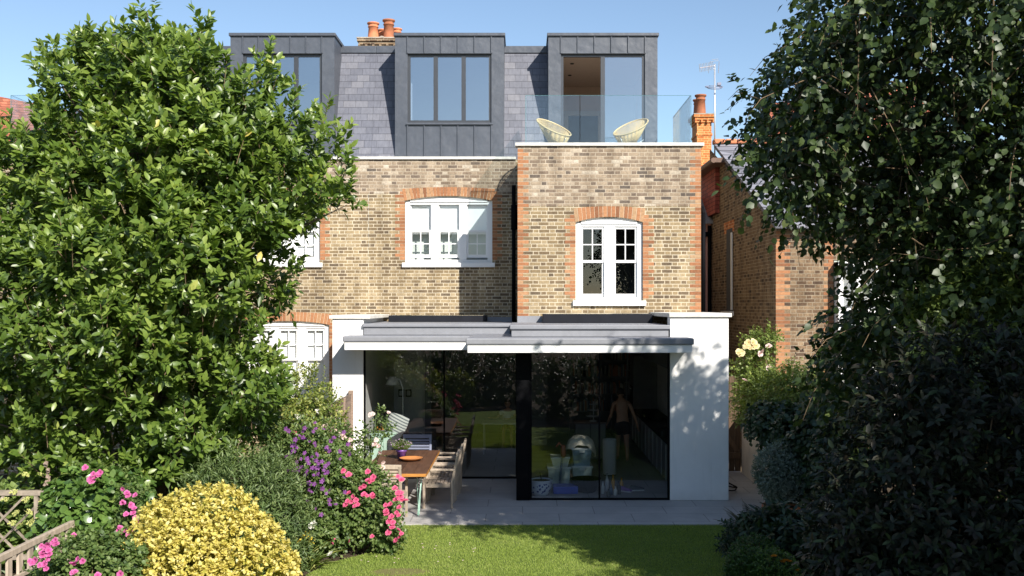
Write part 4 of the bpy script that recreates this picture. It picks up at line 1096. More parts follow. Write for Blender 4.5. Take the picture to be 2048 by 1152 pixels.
def stripe():
    t = NT("striped_cushion"); u, z, p = t.uv()
    f = t.math('GREATER_THAN', t.math('FRACT', t.math('MULTIPLY', t.math('ADD', z, t.math('MULTIPLY', p.outputs[0], .5)), 16)), .55)
    t.set(color=t.mix(f, (.55,.56,.53,1), (.16,.18,.19,1)), rough=.9); return t.m
cu = MB()
vs = []; fs = []
n = 9
for s in (1, -1):
    for i in range(n):
        for j in range(n):
            u, v = i/(n-1)*2-1, j/(n-1)*2-1
            th = .08*(1-u**4)*(1-v**4)
            q = Matrix.Translation((-2.62,20.3,.98)) @ Matrix.Rotation(R(-18),4,'X') @ Matrix.Rotation(R(20),4,'Y') @ Vector((u*.22*(1-.06*v*v), -s*th, v*.22*(1-.06*u*u)))
            vs.append(q)
for s in (0, 1):
    for i in range(n-1):
        for j in range(n-1): fs.append(tuple(s*n*n+k for k in (i*n+j,(i+1)*n+j,(i+1)*n+j+1,i*n+j+1)))
tag(cu.add(vs, fs).build("cushion", stripe(), None, True), "pale striped cushion propped on the grey armchair indoors", "cushion")
for i, x in enumerate((-2.98,-2.80)):
    pf = thing("picture_frame", ["small dark framed picture on the wall above the vase, left of the pair","small dark framed picture on the wall above the vase, right of the pair"][i], "picture", (x,24,1.3))
    MB().box(x-.07,x+.07,23.96,23.99,1.22,1.40).build("frame", M['black'], pf)
    MB().box(x-.045,x+.045,23.955,23.9595,1.25,1.37).build("picture", M['inwhite'], pf)
MB_pw = MB().box(-3.16,-2.36,23.992,24.1,0,2.64).build("interior_wall", M['inwhite'], house)
it = thing("indoor_table", "white table with thin metal legs inside the left glass doors where the child sits", "table", (-.45,22.9,.004))
MB().box(-.95,-.1,22.6,23.4,.70,.725).build("tabletop", M['inwhite'], it, bevel=.005)
for x in (-.9,-.15):
    for y in (22.65,23.35): MB().tube([(x,y,.70),(x,y,.006)], .015, 8).build("leg", M['alu'], it)
st = thing("stool", "plain wooden stool under the seated child indoors", "stool", (-.36,23.75,.004))
MB().lathe([(0,0),(.17,0),(.175,.02),(.17,.035),(0,.035)], (-.36,23.75,.45), 20).build("seat", M['teak'], st)
for a in (.8,2.4,3.9,5.5): MB().tube([(-.36+.12*math.cos(a),23.75+.12*math.sin(a),.45),(-.36+.16*math.cos(a),23.75+.16*math.sin(a),.005)], .016, 8).build("leg", M['teak'], st)

# ------------------------------------------------------------------ people
def skin_obj(name, nodes, edges, root, mat, parent=None, sub=2):
    off = OFF[parent.name] if parent else Vector((0,0,0))
    me = bpy.data.meshes.new(name); names = list(nodes)
    me.from_pydata([tuple(Vector(nodes[k][0]) - off) for k in names], [(names.index(a), names.index(b)) for a, b in edges], [])
    o = bpy.data.objects.new(name, me); col.objects.link(o)
    md = o.modifiers.new("skin", 'SKIN'); md.use_smooth_shade = True
    lay = me.skin_vertices[0].data if me.skin_vertices else None
    if lay is None:
        o.data.skin_vertices.new() if hasattr(o.data.skin_vertices, 'new') else None
        lay = o.data.skin_vertices[0].data
    for i, k in enumerate(names):
        r = nodes[k][1]; lay[i].radius = r if isinstance(r, tuple) else (r, r)
        lay[i].use_root = (k == root)
    s = o.modifiers.new("sub", 'SUBSURF'); s.levels = sub; s.render_levels = sub
    me.materials.append(mat)
    if parent: o.parent = parent
    OFF[o.name] = off
    return o
skin = plain("skin", (.50,.27,.17), .5, .06, 5)
hairm = plain("dark_hair", (.03,.02,.014), .6, .3, 40, .5)
def hand(nodes, edges, wrist, side, d, s, tag_):
    """palm and five fingers hanging along d from the wrist; side = direction towards the thumb"""
    w = Vector(nodes[wrist][0]); d = Vector(d).normalized(); sdv = Vector(side).normalized(); nrm = d.cross(sdv).normalized()
    pm = tag_+"palm"; nodes[pm] = (w + d*.06*s, (.026*s,.014*s)); edges.append((wrist, pm))
    for i, (off, ln) in enumerate(((.030,.070),(.010,.082),(-.010,.076),(-.030,.060))):
        a, b, c = (f"{tag_}f{i}{k}" for k in "abc")
        p = w + d*.10*s + sdv*off*s
        nodes[a] = (p, .0095*s); nodes[b] = (p + d*ln*.5*s + nrm*.010*s, .0085*s); nodes[c] = (p + d*ln*.9*s + nrm*.030*s, .007*s)
        edges += [(pm, a), (a, b), (b, c)]
    a, b = tag_+"ta", tag_+"tb"
    nodes[a] = (w + d*.05*s + sdv*.040*s, .011*s); nodes[b] = (w + d*.09*s + sdv*.058*s + nrm*.012*s, .009*s)
    edges += [(pm, a), (a, b)]
def head_mesh(mb, c, r, yaw, pitch):
    """head with brow, nose, chin and ears; faces +Y before yaw/pitch"""
    Mx = Matrix.Translation(c) @ Matrix.Rotation(yaw,4,'Z') @ Matrix.Rotation(pitch,4,'X')
    n, m = 20, 14; vs = []; fs = []
    for i in range(m+1):
        t = math.pi*i/m
        for k in range(n):
            a = 2*math.pi*k/n
            x, y, z = math.sin(t)*math.cos(a), math.sin(t)*math.sin(a), math.cos(t)
            fx = .80 - .14*max(0,-z)
            v = Vector((x*fx, y*.98, z*1.18))
            if y > 0 and z < -.1: v.y += .05
            if y > .9 and abs(z+.12) < .25: v.y += .17*(1-abs(x)*5 if abs(x) < .2 else 0)
            if y > .75 and abs(z-.05) < .12 and .2 < abs(x) < .5: v.y -= .05
            vs.append(Mx @ (v*r))
    for i in range(m):
        for k in range(n): fs.append((i*n+k, i*n+(k+1)%n, (i+1)*n+(k+1)%n, (i+1)*n+k))
    mb.add(vs, fs)
    return Mx
def hair_mesh(Mx, r, low=-.35):
    mb = MB(); n, m = 24, 10; vs = []; fs = []
    for i in range(m+1):
        for k in range(n):
            a = 2*math.pi*k/n
            tm = 1.05 if math.sin(a) > .3 else (2.05 if math.sin(a) < -.1 else 1.6)
            t = tm*i/m
            w = 1.07 + .03*math.sin(5*a+3*i)
            vs.append(Mx @ (Vector((math.sin(t)*math.cos(a)*.86, math.sin(t)*math.sin(a)*1.02, math.cos(t)*1.2))*r*w))
    for i in range(m):
        for k in range(n): fs.append((i*n+k, i*n+(k+1)%n, (i+1)*n+(k+1)%n, (i+1)*n+k))
    return mb.add(vs, fs)

# standing man seen from behind, walking away, leaning slightly forward
mx, my = X(1245,21.6), 21.6
man = thing("person", "bare-backed person in black shorts seen from behind walking into the kitchen", "person", (mx, my, .004))
N = {
 'pel': ((mx,my,.86), (.145,.10)), 'wai': ((mx,my+.03,1.00), (.125,.085)), 'che': ((mx-.005,my+.08,1.18), (.16,.095)), 'sho': ((mx-.01,my+.12,1.31), (.14,.075)),
 'nek': ((mx-.015,my+.17,1.39), .052), 'hd0': ((mx-.02,my+.215,1.44), .05),
 'lsh': ((mx-.175,my+.11,1.29), .055), 'lel': ((mx-.245,my+.10,1.03), .040), 'lwr': ((mx-.30,my+.24,.86), .027),
 'rsh': ((mx+.16,my+.11,1.28), .055), 'rel': ((mx+.255,my+.05,1.04), .040), 'rwr': ((mx+.33,my+.06,.82), .027),
 'lhp': ((mx-.085,my,.80), .09), 'lkn': ((mx-.09,my+.16,.47), .056), 'lan': ((mx-.095,my+.12,.09), .038), 'lto': ((mx-.10,my+.28,.035), (.04,.028)),
 'rhp': ((mx+.085,my,.80), .09), 'rkn': ((mx+.085,my-.02,.46), .056), 'rcf': ((mx+.086,my-.10,.33), .052), 'ran': ((mx+.09,my-.17,.09), .036), 'rto': ((mx+.095,my-.02,.035), (.04,.028)),
}
E_ = [('pel','wai'),('wai','che'),('che','sho'),('sho','nek'),('nek','hd0'),('sho','lsh'),('lsh','lel'),('lel','lwr'),('sho','rsh'),('rsh','rel'),('rel','rwr'),('pel','lhp'),('lhp','lkn'),('lkn','lan'),('lan','lto'),('pel','rhp'),('rhp','rkn'),('rkn','rcf'),('rcf','ran'),('ran','rto')]
hand(N, E_, 'lwr', (0,.8,.5), (-.3,.4,-.8), 1.0, 'l'); hand(N, E_, 'rwr', (0,.9,.2), (.2,.1,-1), 1.0, 'r')
skin_obj("body", N, E_, 'pel', skin, man)
hm = MB(); Mx = head_mesh(hm, Vector((mx-.02,my+.235,1.50)), .098, R(15), R(-28))
for s in (-1,1): hm.lathe([(.0,-.006),(.024,-.004),(.028,.004),(.0,.006)], (0,0,0), 10, .5, Mx @ Matrix.Translation((s*.080,-.005,-.005)) @ Matrix.Rotation(R(80)*s,4,'Y'))
hm.build("head", skin, man, True)
hair_mesh(Mx, .098).build("hair", hairm, man, True)
S = {'w': ((mx,my+.012,.93), (.155,.11)), 'p': ((mx,my,.84), (.165,.12)), 'l': ((mx-.085,my+.02,.74), .108), 'l2': ((mx-.09,my+.10,.58), .105), 'r': ((mx+.085,my,.74), .108), 'r2': ((mx+.087,my-.005,.57), .105)}
skin_obj("shorts", S, [('w','p'),('p','l'),('l','l2'),('p','r'),('r','r2')], 'p', plain("black_shorts", (.012,.012,.014), .85, .2), man)

# seated child in a white T-shirt
kx, ky = -.36, 23.75
kid = thing("person", "dark haired child in a white T-shirt sitting at the white table indoors", "person", (kx, ky, .004))
N = {'pel': ((kx,ky,.56), (.12,.09)), 'wai': ((kx,ky-.02,.68), (.105,.08)), 'che': ((kx,ky-.05,.82), (.125,.08)), 'sho': ((kx,ky-.06,.91), (.10,.06)), 'nek': ((kx,ky-.07,.97), .04), 'hd0': ((kx,ky-.085,1.01), .04),
 'lsh': ((kx-.135,ky-.06,.89), .042), 'lel': ((kx-.25,ky-.16,.76), .032), 'lwr': ((kx-.36,ky-.30,.765), .023),
 'rsh': ((kx+.135,ky-.06,.89), .042), 'rel': ((kx+.19,ky-.15,.76), .032), 'rwr': ((kx+.12,ky-.36,.765), .023),
 'lkn': ((kx-.09,ky-.34,.55), .05), 'lan': ((kx-.10,ky-.30,.16), .034), 'lto': ((kx-.10,ky-.45,.10), .03),
 'rkn': ((kx+.09,ky-.34,.55), .05), 'ran': ((kx+.10,ky-.30,.16), .034), 'rto': ((kx+.10,ky-.45,.10), .03)}
E_ = [('pel','wai'),('wai','che'),('che','sho'),('sho','nek'),('nek','hd0'),('sho','lsh'),('lsh','lel'),('lel','lwr'),('sho','rsh'),('rsh','rel'),('rel','rwr'),('pel','lkn'),('lkn','lan'),('lan','lto'),('pel','rkn'),('rkn','ran'),('ran','rto')]
hand(N, E_, 'lwr', (.6,-.4,.1), (-.6,-.7,0), .85, 'l'); hand(N, E_, 'rwr', (-.8,-.2,.1), (-.3,-.9,0), .85, 'r')
skin_obj("body", N, E_, 'pel', skin, kid)
hm = MB(); Mx = head_mesh(hm, Vector((kx,ky-.09,1.09)), .088, R(165), R(-12))
for s in (-1,1): hm.lathe([(.0,-.006),(.02,-.004),(.024,.004),(.0,.006)], (0,0,0), 10, .5, Mx @ Matrix.Translation((s*.072,-.005,-.005)) @ Matrix.Rotation(R(80)*s,4,'Y'))
hm.build("head", skin, kid, True); hair_mesh(Mx, .088).build("hair", hairm, kid, True)
S = {'b': ((kx,ky,.58), (.135,.105)), 'w': ((kx,ky-.02,.70), (.125,.095)), 'c': ((kx,ky-.05,.83), (.14,.093)), 's': ((kx,ky-.06,.905), (.11,.07)), 'l': ((kx-.14,ky-.065,.885), .055), 'l2': ((kx-.20,ky-.12,.81), .052), 'r': ((kx+.14,ky-.065,.885), .055), 'r2': ((kx+.175,ky-.12,.81), .052)}
skin_obj("t_shirt", S, [('b','w'),('w','c'),('c','s'),('s','l'),('l','l2'),('s','r'),('r','r2')], 'b', M['inwhite'], kid)
S = {'p': ((kx,ky,.56), (.13,.10)), 'l': ((kx-.09,ky-.2,.555), .07), 'l2': ((kx-.09,ky-.33,.55), .066), 'r': ((kx+.09,ky-.2,.555), .07), 'r2': ((kx+.09,ky-.33,.55), .066)}
skin_obj("shorts", S, [('p','l'),('l','l2'),('p','r'),('r','r2')], 'p', M['bluegrey'], kid)
# ------------------------------------------------------------------ foliage
def nrm(a): return a / np.maximum(np.linalg.norm(a, axis=1, keepdims=True), 1e-6)
def leaf_arrays(P, D, N, L, W, tone, curl=.25, kind=6, fold=.25):
    """one small folded, curled leaf per row"""
    P, D, N = np.asarray(P), nrm(np.asarray(D)), np.asarray(N)
    N = nrm(N - D * np.sum(N*D, 1, keepdims=True)); S = np.cross(D, N)
    n = len(P); L = np.broadcast_to(L, n)[:,None]; W = np.broadcast_to(W, n)[:,None]
    def at(t, s, w, up): return P + D*L*t + S*W*s*w + N*(up - curl*t*t)*L
    if kind == 6:
        V = [at(0,0,0,0), at(.33,-1,.5,fold*.22), at(.33,0,0,0), at(.33,1,.5,fold*.22), at(.70,-1,.42,fold*.18), at(.70,0,0,0), at(.70,1,.42,fold*.18), at(1,0,0,0)]
        faces = [(0,2,1),(0,3,2),(1,2,5,4),(2,3,6,5),(4,5,7),(5,6,7)]
    elif kind == 2:
        V = [at(0,0,0,0), at(.45,-1,.5,fold*.2), at(1,0,0,0), at(.45,1,.5,fold*.2)]
        faces = [(0,2,1),(0,3,2)]
    else:
        V = [at(0,-1,.5,0), at(0,1,.5,0), at(.55,1,.35,0), at(.55,-1,.35,0), at(1,0,0,0)]
        faces = [(0,1,2,3),(3,2,4)]
    V = np.stack(V, 1).reshape(-1, 3)
    return V, faces, len(faces), tone
def build_leaves(name, sets, mat, parent=None, off=None):
    off = OFF[parent.name] if parent else Vector((0,0,0))
    vs, loops, starts, tones = [], [], [], []; vb = 0; lb = 0
    for V, faces, nf, tone in sets:
        k = len(V) // len(tone); n = len(tone)
        vs.append(V - np.array(off))
        fl = np.array([i for f in faces for i in f]); ln = np.array([len(f) for f in faces])
        loops.append((fl[None,:] + (np.arange(n)*k)[:,None]).ravel() + vb)
        st = np.concatenate([[0], np.cumsum(ln)[:-1]])
        starts.append((st[None,:] + (np.arange(n)*ln.sum())[:,None]).ravel() + lb)
        tones.append(np.repeat(tone, nf))
        vb += len(V); lb += n*ln.sum()
    V = np.concatenate(vs); Lp = np.concatenate(loops); St = np.concatenate(starts); T = np.concatenate(tones)
    me = bpy.data.meshes.new(name)
    me.vertices.add(len(V)); me.vertices.foreach_set("co", V.ravel().astype(np.float32))
    me.loops.add(len(Lp)); me.loops.foreach_set("vertex_index", Lp.astype(np.int32))
    me.polygons.add(len(St)); me.polygons.foreach_set("loop_start", St.astype(np.int32))
    me.update(calc_edges=True); me.validate()
    at = me.attributes.new("tone", 'FLOAT', 'FACE'); at.data.foreach_set("value", np.clip(T,0,1).astype(np.float32))
    me.materials.append(mat)
    o = bpy.data.objects.new(name, me); col.objects.link(o)
    if parent: o.parent = parent
    OFF[o.name] = off
    return o

def blob_points(blobs, n, front=1.0, inner=.72, keep=.15, back=.45):
    """points and outward normals over a union of ellipsoids"""
    B = np.array(blobs, float)
    if B.shape[1] == 4: B = np.concatenate([B, B[:,3:4], B[:,3:4]], 1)
    area = (B[:,3]*B[:,4] + B[:,4]*B[:,5] + B[:,3]*B[:,5]); idx = rng.choice(len(B), n, p=area/area.sum())
    u = nrm(rng.normal(size=(n,3)))
    r = rng.uniform(inner, 1.05, n)
    P = B[idx,:3] + u*B[idx,3:6]*r[:,None]
    Nn = nrm(u / B[idx,3:6])
    keepm = np.ones(n, bool)
    for j in range(len(B)):
        q = np.sum(((P - B[j,:3])/B[j,3:6])**2, 1)
        keepm &= ~((q < .62) & (idx != j) & (rng.random(n) > keep))
    keepm &= ~((Nn[:,1] > .35) & (rng.random(n) > back))
    keepm &= P[:,2] > .01
    return P[keepm], Nn[keepm], idx[keepm]

def shoot_leaves(C, Dr, nl, slen, L, W, tone_fn, spread=.9, fwd=.6, droop=.15, curl=.25, kind=6, jit=.25, terminal=True, lv=.25, sun=0.0):
    m = len(C); Dr = nrm(Dr)
    A = np.tile(np.array([[.3,.2,1.0]]), (m,1)); e1 = nrm(np.cross(Dr, A)+1e-5); e2 = np.cross(Dr, e1)
    st = np.repeat(rng.random(m), nl)
    j = np.tile(np.arange(nl), m); i = np.repeat(np.arange(m), nl)
    t = (j + .5)/nl
    ph = j*2.399 + np.repeat(rng.random(m)*6.28, nl) + rng.normal(size=m*nl)*.3
    sl = np.repeat(slen*rng.uniform(.6,1.35,m), nl)
    Pp = C[i] + Dr[i]*(sl*t)[:,None] - np.array([[0,0,1.]])*(droop*sl*t*t)[:,None]
    rad = e1[i]*np.cos(ph)[:,None] + e2[i]*np.sin(ph)[:,None]
    f = fwd + (.8*t if terminal else 0)
    D = Dr[i]*np.broadcast_to(f, m*nl)[:,None] + rad*spread + rng.normal(size=(m*nl,3))*jit
    D[:,2] -= droop
    N = Dr[i]*.8 + np.array([[0,0,.5]])*(1-sun) + sun*np.array([[.45,-1.0,.55]]) + rng.normal(size=(m*nl,3))*(jit+.3*sun)
    LL = L*rng.uniform(1-lv,1+lv,m*nl)
    tone = tone_fn(m*nl, st, t, i)
    return leaf_arrays(Pp, D, N, LL, LL*W/L, tone, curl, kind)
def tones(n, st, t, i): return np.clip(.18 + .42*rng.random(n) + .25*st + .25*(t > .75)*rng.random(n), 0, 1)

def stems(name, base, tips, r0, r1, mat, parent, wig=.08):
    mb = MB()
    for tp in tips:
        b = Vector(base) + Vector((rng.normal()*r0*2, rng.normal()*r0*2, 0)); tp = Vector(tp)
        pts = []
        for k in range(6):
            s = k/5; p = b.lerp(tp, s); p.z = b.z + (tp.z-b.z)*(s**.8)
            if 0 < k < 5: p += Vector(rng.normal(size=3)*wig*.5)
            pts.append(p)
        mb.tube(pts, [r0+(r1-r0)*k/5 for k in range(6)], 6)
    return mb.build(name, mat, parent, True)

def tree_wood(base, top, r0, limbs, parent, rt=.03, lean=(0,0)):
    tk = MB(); n = 9; spine = []
    b, tp = Vector(base), Vector(top)
    for k in range(n):
        s = k/(n-1); p = b.lerp(tp, s) + Vector((lean[0]*math.sin(s*3)*.2+rng.normal()*.03, lean[1]*.1+rng.normal()*.03, 0)); spine.append(p)
    tk.tube(spine, [r0*(1-s/(n-1))**.8+rt for s in range(n)], 10)
    for L_ in limbs:
        L_ = Vector(L_); s = min(.9, max(.12, ((L_.z-.9-b.z)/(tp.z-b.z))*.75)); q = b.lerp(tp, s)
        k = int(s*(n-1)); q = spine[k].lerp(spine[min(k+1,n-1)], s*(n-1)-k)
        d = (L_-q); pts = [q + d*u + Vector((rng.normal()*.05, rng.normal()*.05, .25*d.length*u*(1-u)+rng.normal()*.03)) for u in np.linspace(0,1,6)]
        rr = r0*(1-s)*.5+.02
        tk.tube(pts, [rr*(1-u)+.006 for u in np.linspace(0,1,6)], 7)
    return tk.build("trunk", M['bark'], parent, True)

# --- big evergreen on the left
T1 = thing("evergreen_tree", "big broadleaved evergreen tree with glossy bright green leaves filling the left side", "tree", (-5.1, 13.7, -.05))
YT = 13.5; sT = F/YT
prof = [(60,190,410),(100,120,440),(150,92,448),(200,85,560),(240,60,598),(290,10,640),(340,-30,680),(390,-60,690),(450,-80,655),(520,-90,620),(600,-100,600),(700,-100,585),(800,-90,560),(880,-60,525),(935,-20,480)]
pys = np.array([p[0] for p in prof]); pl = np.array([p[1] for p in prof]); pr_ = np.array([p[2] - (32 if p[0] < 300 else 6) for p in prof])
blobs = []
for _ in range(1100):
    py = rng.uniform(70, 915)
    l, r = np.interp(py, pys, pl), np.interp(py, pys, pr_)
    rb = rng.uniform(.28, .58) * (.62 if py < 150 else 1)
    if py - rb*sT < 78: continue
    m = rb*sT*.9
    if r-l < 2*m: px = (l+r)/2; rb = max(.16, (r-l)/2/sT*.8)
    else: px = rng.uniform(l+m, r-m)
    c, hw = (l+r)/2, (r-l)/2
    e = (px-c)/max(hw, 1)
    dep = math.sqrt(max(.02, 1-e*e))*min(hw/sT*.8, 1.9)*(1 if py < 700 else 1-.5*(py-700)/220)
    y = YT + .3 - dep*rng.uniform(.35,1.0)*(1 if rng.random() < .78 else -1)
    z = Z(py, y); x = X(px, y)
    if all((x-b[0])**2+(y-b[1])**2+(z-b[2])**2 > (.70*(rb+b[3]))**2 for b in blobs): blobs.append((x, y, z, rb))
for px, py, r in ((330,930,50),(400,915,50),(250,935,45),(450,890,45),(290,900,50),(370,880,50),(180,925,40),(100,925,40),(302,30,10),(303,14,6),(400,48,8),(203,70,8),(109,112,8),(528,108,8),(690,322,8),(646,232,9),(70,150,10),(300,46,16),(300,80,28),(290,112,40),(398,66,13),(392,98,22),(400,130,26),(195,88,15),(200,118,30),(112,128,14),(108,158,28),(160,130,24),(522,125,16),(530,165,26),(560,205,30),(500,185,26),(585,250,30),(640,250,18),(660,270,22),(645,300,30),(672,335,18),(678,380,26),(690,405,18),(650,360,34),(15,290,36),(30,310,40)):
    yy = YT-.4+rng.normal()*.25; blobs.append((X(px,yy), yy, Z(py,yy), r/sT))
print("blobs", len(blobs))
Pt, Nt, ib = blob_points(blobs, 8800, inner=.74, keep=.06)
Dr = Nt*.62 + np.array([[0,-.10,.85]]) + rng.normal(size=Nt.shape)*.26
bt_ = rng.random(len(blobs))*.2-.1
def t_mag(n, st, t, i): return np.clip(.10 + .40*rng.random(n) + .22*st + .30*(t > .7)*rng.random(n) + bt_[ib[i]], 0, 1)
mag = shoot_leaves(Pt, Dr, 11, .22, .118, .053, t_mag, .85, .5, .02, .2, sun=.6, lv=.35)
# inner fill, so that the crown is dense and dark inside
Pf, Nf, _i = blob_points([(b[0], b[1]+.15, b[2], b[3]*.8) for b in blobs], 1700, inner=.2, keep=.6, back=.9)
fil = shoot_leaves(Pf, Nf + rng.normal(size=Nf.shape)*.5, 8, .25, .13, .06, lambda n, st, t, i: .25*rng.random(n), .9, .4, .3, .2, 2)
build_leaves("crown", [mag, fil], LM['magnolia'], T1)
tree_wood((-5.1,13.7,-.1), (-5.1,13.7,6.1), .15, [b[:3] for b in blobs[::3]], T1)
tw = MB()
for k in rng.choice(len(Pt), 900, replace=False):
    a = Vector(Pt[k]); d = Vector(Dr[k]).normalized(); tw.tube([a-d*.2, a+d*.27], [.005,.002], 4, cap=False)
tw.build("twigs", M['twig'], T1)

# --- overhanging tree on the right
T2 = thing("overhanging_tree", "tall dark tree with drooping small glossy leaves overhanging the right side of the lawn", "tree", (6.3, 10.8, -.05))
YB = 10.8; sB = F/YB
profB = [(-160,1720),(-60,1630),(0,1580),(60,1585),(120,1550),(180,1508),(240,1522),(300,1492),(350,1515),(400,1570),(450,1660),(500,1720),(560,1740),(600,1735),(640,1650),(680,1625),(730,1610),(790,1650),(830,1740),(870,1830)]
py2 = np.array([p[0] for p in profB]); pl2 = np.array([p[1] for p in profB])
bl2 = []
def shade_bad(x, y, z, r):       # keeps the sunlit left part of the lawn and patio clear, as in the photo
    d = z/.81; xs, ys = x-.587*d, y+d
    lim = -1.7 if ys > 15.6 else (-.3+(15.4-ys)*.72 if ys > 11.5 else .6)
    return xs - r*.7 < lim
for _ in range(5200):
    py = rng.uniform(-260, 850); l = np.interp(py, py2, pl2)
    rb = rng.uniform(.24, .5)
    px = l + rb*sB*.8 + (2750-l)*rng.random()**1.25
    x = X(px, YB)
    e = min(1, max(0, (x-6.4)/4.0 if x > 6.4 else (6.4-x)/4.2))
    dep = 2.5*math.sqrt(max(.03, 1-e*e))
    y = YB + rng.uniform(-1, 1)*dep
    x = X(px, y); z = Z(py, y)
    if shade_bad(x, y, z, rb): continue
    if x > 9.6 or (x > 3.4 and z > 7.0-.81*(y-10.8)): continue
    if all((x-b[0])**2+(y-b[1])**2+(z-b[2])**2 > (.70*(rb+b[3]))**2 for b in bl2): bl2.append((x, y, z, rb))
bl2 = [b for b in bl2 if not (b[0] > 4.9 and b[2]+.81*(b[1]-10.8) > 5.0 and rng.random() < .55)]
for _ in range(30):
    y = rng.uniform(9, 12.6); bl2.append((rng.uniform(5.2, 8.2), y, 7.0-.81*(y-10.8)-rng.uniform(0,1.6), .3))
for _ in range(46):
    y = rng.uniform(9.5, 12.6); bl2.append((rng.uniform(5.0, 8.0), y, 7.15-.81*(y-10.8)+rng.uniform(0,.75), .17))
for px, py, r in ((1528,300,.22),(1545,350,.22),(1520,250,.2),(1505,205,.16),(1568,400,.24),(1550,200,.25),(1560,280,.25),(1590,330,.3)):
    yy = 10.6+rng.normal()*.3; bl2.append((X(px,yy), yy, Z(py,yy), r))
print("blobs2", len(bl2))
Pt, Nt, ib = blob_points(bl2, 10500, inner=.6, keep=.15, back=.7)
Dr = Nt*.8 + np.array([[-.15,-.1,-.15]]) + rng.normal(size=Nt.shape)*.4
bir = shoot_leaves(Pt, Dr, 11, .34, .070, .054, lambda n, st, t, i: np.clip(.02+.5*rng.random(n)**1.3+.35*st*rng.random(n)+.2*(t>.8), 0, 1), .8, .35, .55, .2, 6, .35, lv=.4, sun=.3)
Pf, Nf, _i = blob_points([(b[0], b[1], b[2], b[3]*.9) for b in bl2], 4200, inner=.1, keep=.7, back=1)
fil = shoot_leaves(Pf, Nf + rng.normal(size=Nf.shape)*.5, 8, .35, .085, .065, lambda n, st, t, i: .3*rng.random(n), .9, .4, .4, .2, 2)
build_leaves("crown", [bir, fil], LM['birch'], T2)
tree_wood((6.5,11.0,-.1), (6.3,10.9,7.2), .17, [b[:3] for b in bl2[::3]], T2)
tw = MB()
for k in rng.choice(len(Pt), 1300, replace=False):
    a = Vector(Pt[k]); d = Vector(Dr[k]).normalized()
    tw.tube([a-d*.3+Vector((0,0,.05)), a, a+d*.25-Vector((0,0,.05)), a+d*.42-Vector((0,0,.2))], [.006,.005,.004,.002], 4, cap=False)
tw.build("twigs", M['twig'], T2)

# unseen second tree, added outside the frame on the right to shade the border
T3 = thing("added_shade_tree", "dense unseen tree added right of the camera to shade the right hand border", "tree", (5.9, 2.6, -.05))
bl3 = []
for _ in range(900):
    u = nrm(rng.normal(size=(1,3)))[0]*rng.uniform(.3,1)
    b = (6.0+2.9*u[0], 3.0+3.0*u[1], 5.4+2.9*u[2], rng.uniform(.45,.7))
    if b[1] > 1 and CX + (b[0]-b[3])*F/b[1] < 2080: continue
    if shade_bad(b[0], b[1], b[2], b[3]+.5): continue
    if all((b[0]-q[0])**2+(b[1]-q[1])**2+(b[2]-q[2])**2 > (.7*(b[3]+q[3]))**2 for q in bl3): bl3.append(b)
Pt, Nt, ib = blob_points(bl3, 5200, inner=.3, keep=.5, back=1)
build_leaves("crown", [shoot_leaves(Pt, Nt, 10, .5, .12, .09, lambda n, st, t, i: .6*rng.random(n), .9, .4, .4, .2, 2)], LM['birch'], T3)
tree_wood((5.9,2.6,-.1), (5.9,2.8,7.0), .16, [b[:3] for b in bl3[::3]], T3)

# --- generic shrub
def shrub(name, label, cat, base, blobs, n, nl, slen, L, W, mat, up=.4, inner=.6, spread=.85, fwd=.5, droop=.12, kind=6, tone=tones, fill=.3, stem=8, jit=.3, back=.3, keep=.15, part="foliage", group=None, curl=.2, smat=None):
    s = thing(name, label, cat, base, group)
    P, Nn, ix = blob_points(blobs, n, inner=inner, keep=keep, back=back)
    D = Nn*(1-up*.4) + np.array([[0,0,up]]) + rng.normal(size=Nn.shape)*jit
    sets = [shoot_leaves(P, D, nl, slen, L, W, tone, spread, fwd, droop, curl, kind)]
    if fill:
        P2, N2, _ = blob_points([(b[0],b[1],b[2],*[r*.82 for r in b[3:]]) for b in blobs], int(n*fill), inner=.3, keep=.6, back=.9)
        sets.append(shoot_leaves(P2, N2+rng.normal(size=N2.shape)*.4, nl, slen, L*1.1, W*1.2, lambda n, st, t, i: .2*rng.random(n), .9, .4, .2, .2, 2))
    build_leaves(part, sets, mat, s)
    if stem:
        k = rng.choice(len(P), min(stem, len(P)), replace=False)
        stems("stems", (base[0],base[1],base[2]-.02), P[k]-Nn[k]*.05, .014, .005, smat or M['twig'], s)
    return s, P, Nn
def rose_mesh(name, mat, petals=22, r=1.0, cup=.5):
    mb = MB()
    for i in range(petals):
        t = i/petals; a = i*2.4; tilt = .15+1.15*t; rr = r*(.30+.62*t)
        d = Vector((math.cos(a)*math.sin(tilt), math.sin(a)*math.sin(tilt), math.cos(tilt)))
        sdv = Vector((-math.sin(a), math.cos(a), 0)); w = r*(.28+.30*t)
        b = Vector((0,0,-.25*r)); m = b + d*rr*.75 ; e = b + d*rr*1.15 + Vector((math.cos(a),math.sin(a),0))*.12*r
        mb.add([b, m-sdv*w, e-sdv*w*.55, e+sdv*w*.55, m+sdv*w], [(0,1,2,3,4)], (.15+.85*t)*.8+.2*random.random())
    me_o = mb.build(name, mat)
    me = me_o.data; OFF.pop(me_o.name, None); bpy.data.objects.remove(me_o)
    return me
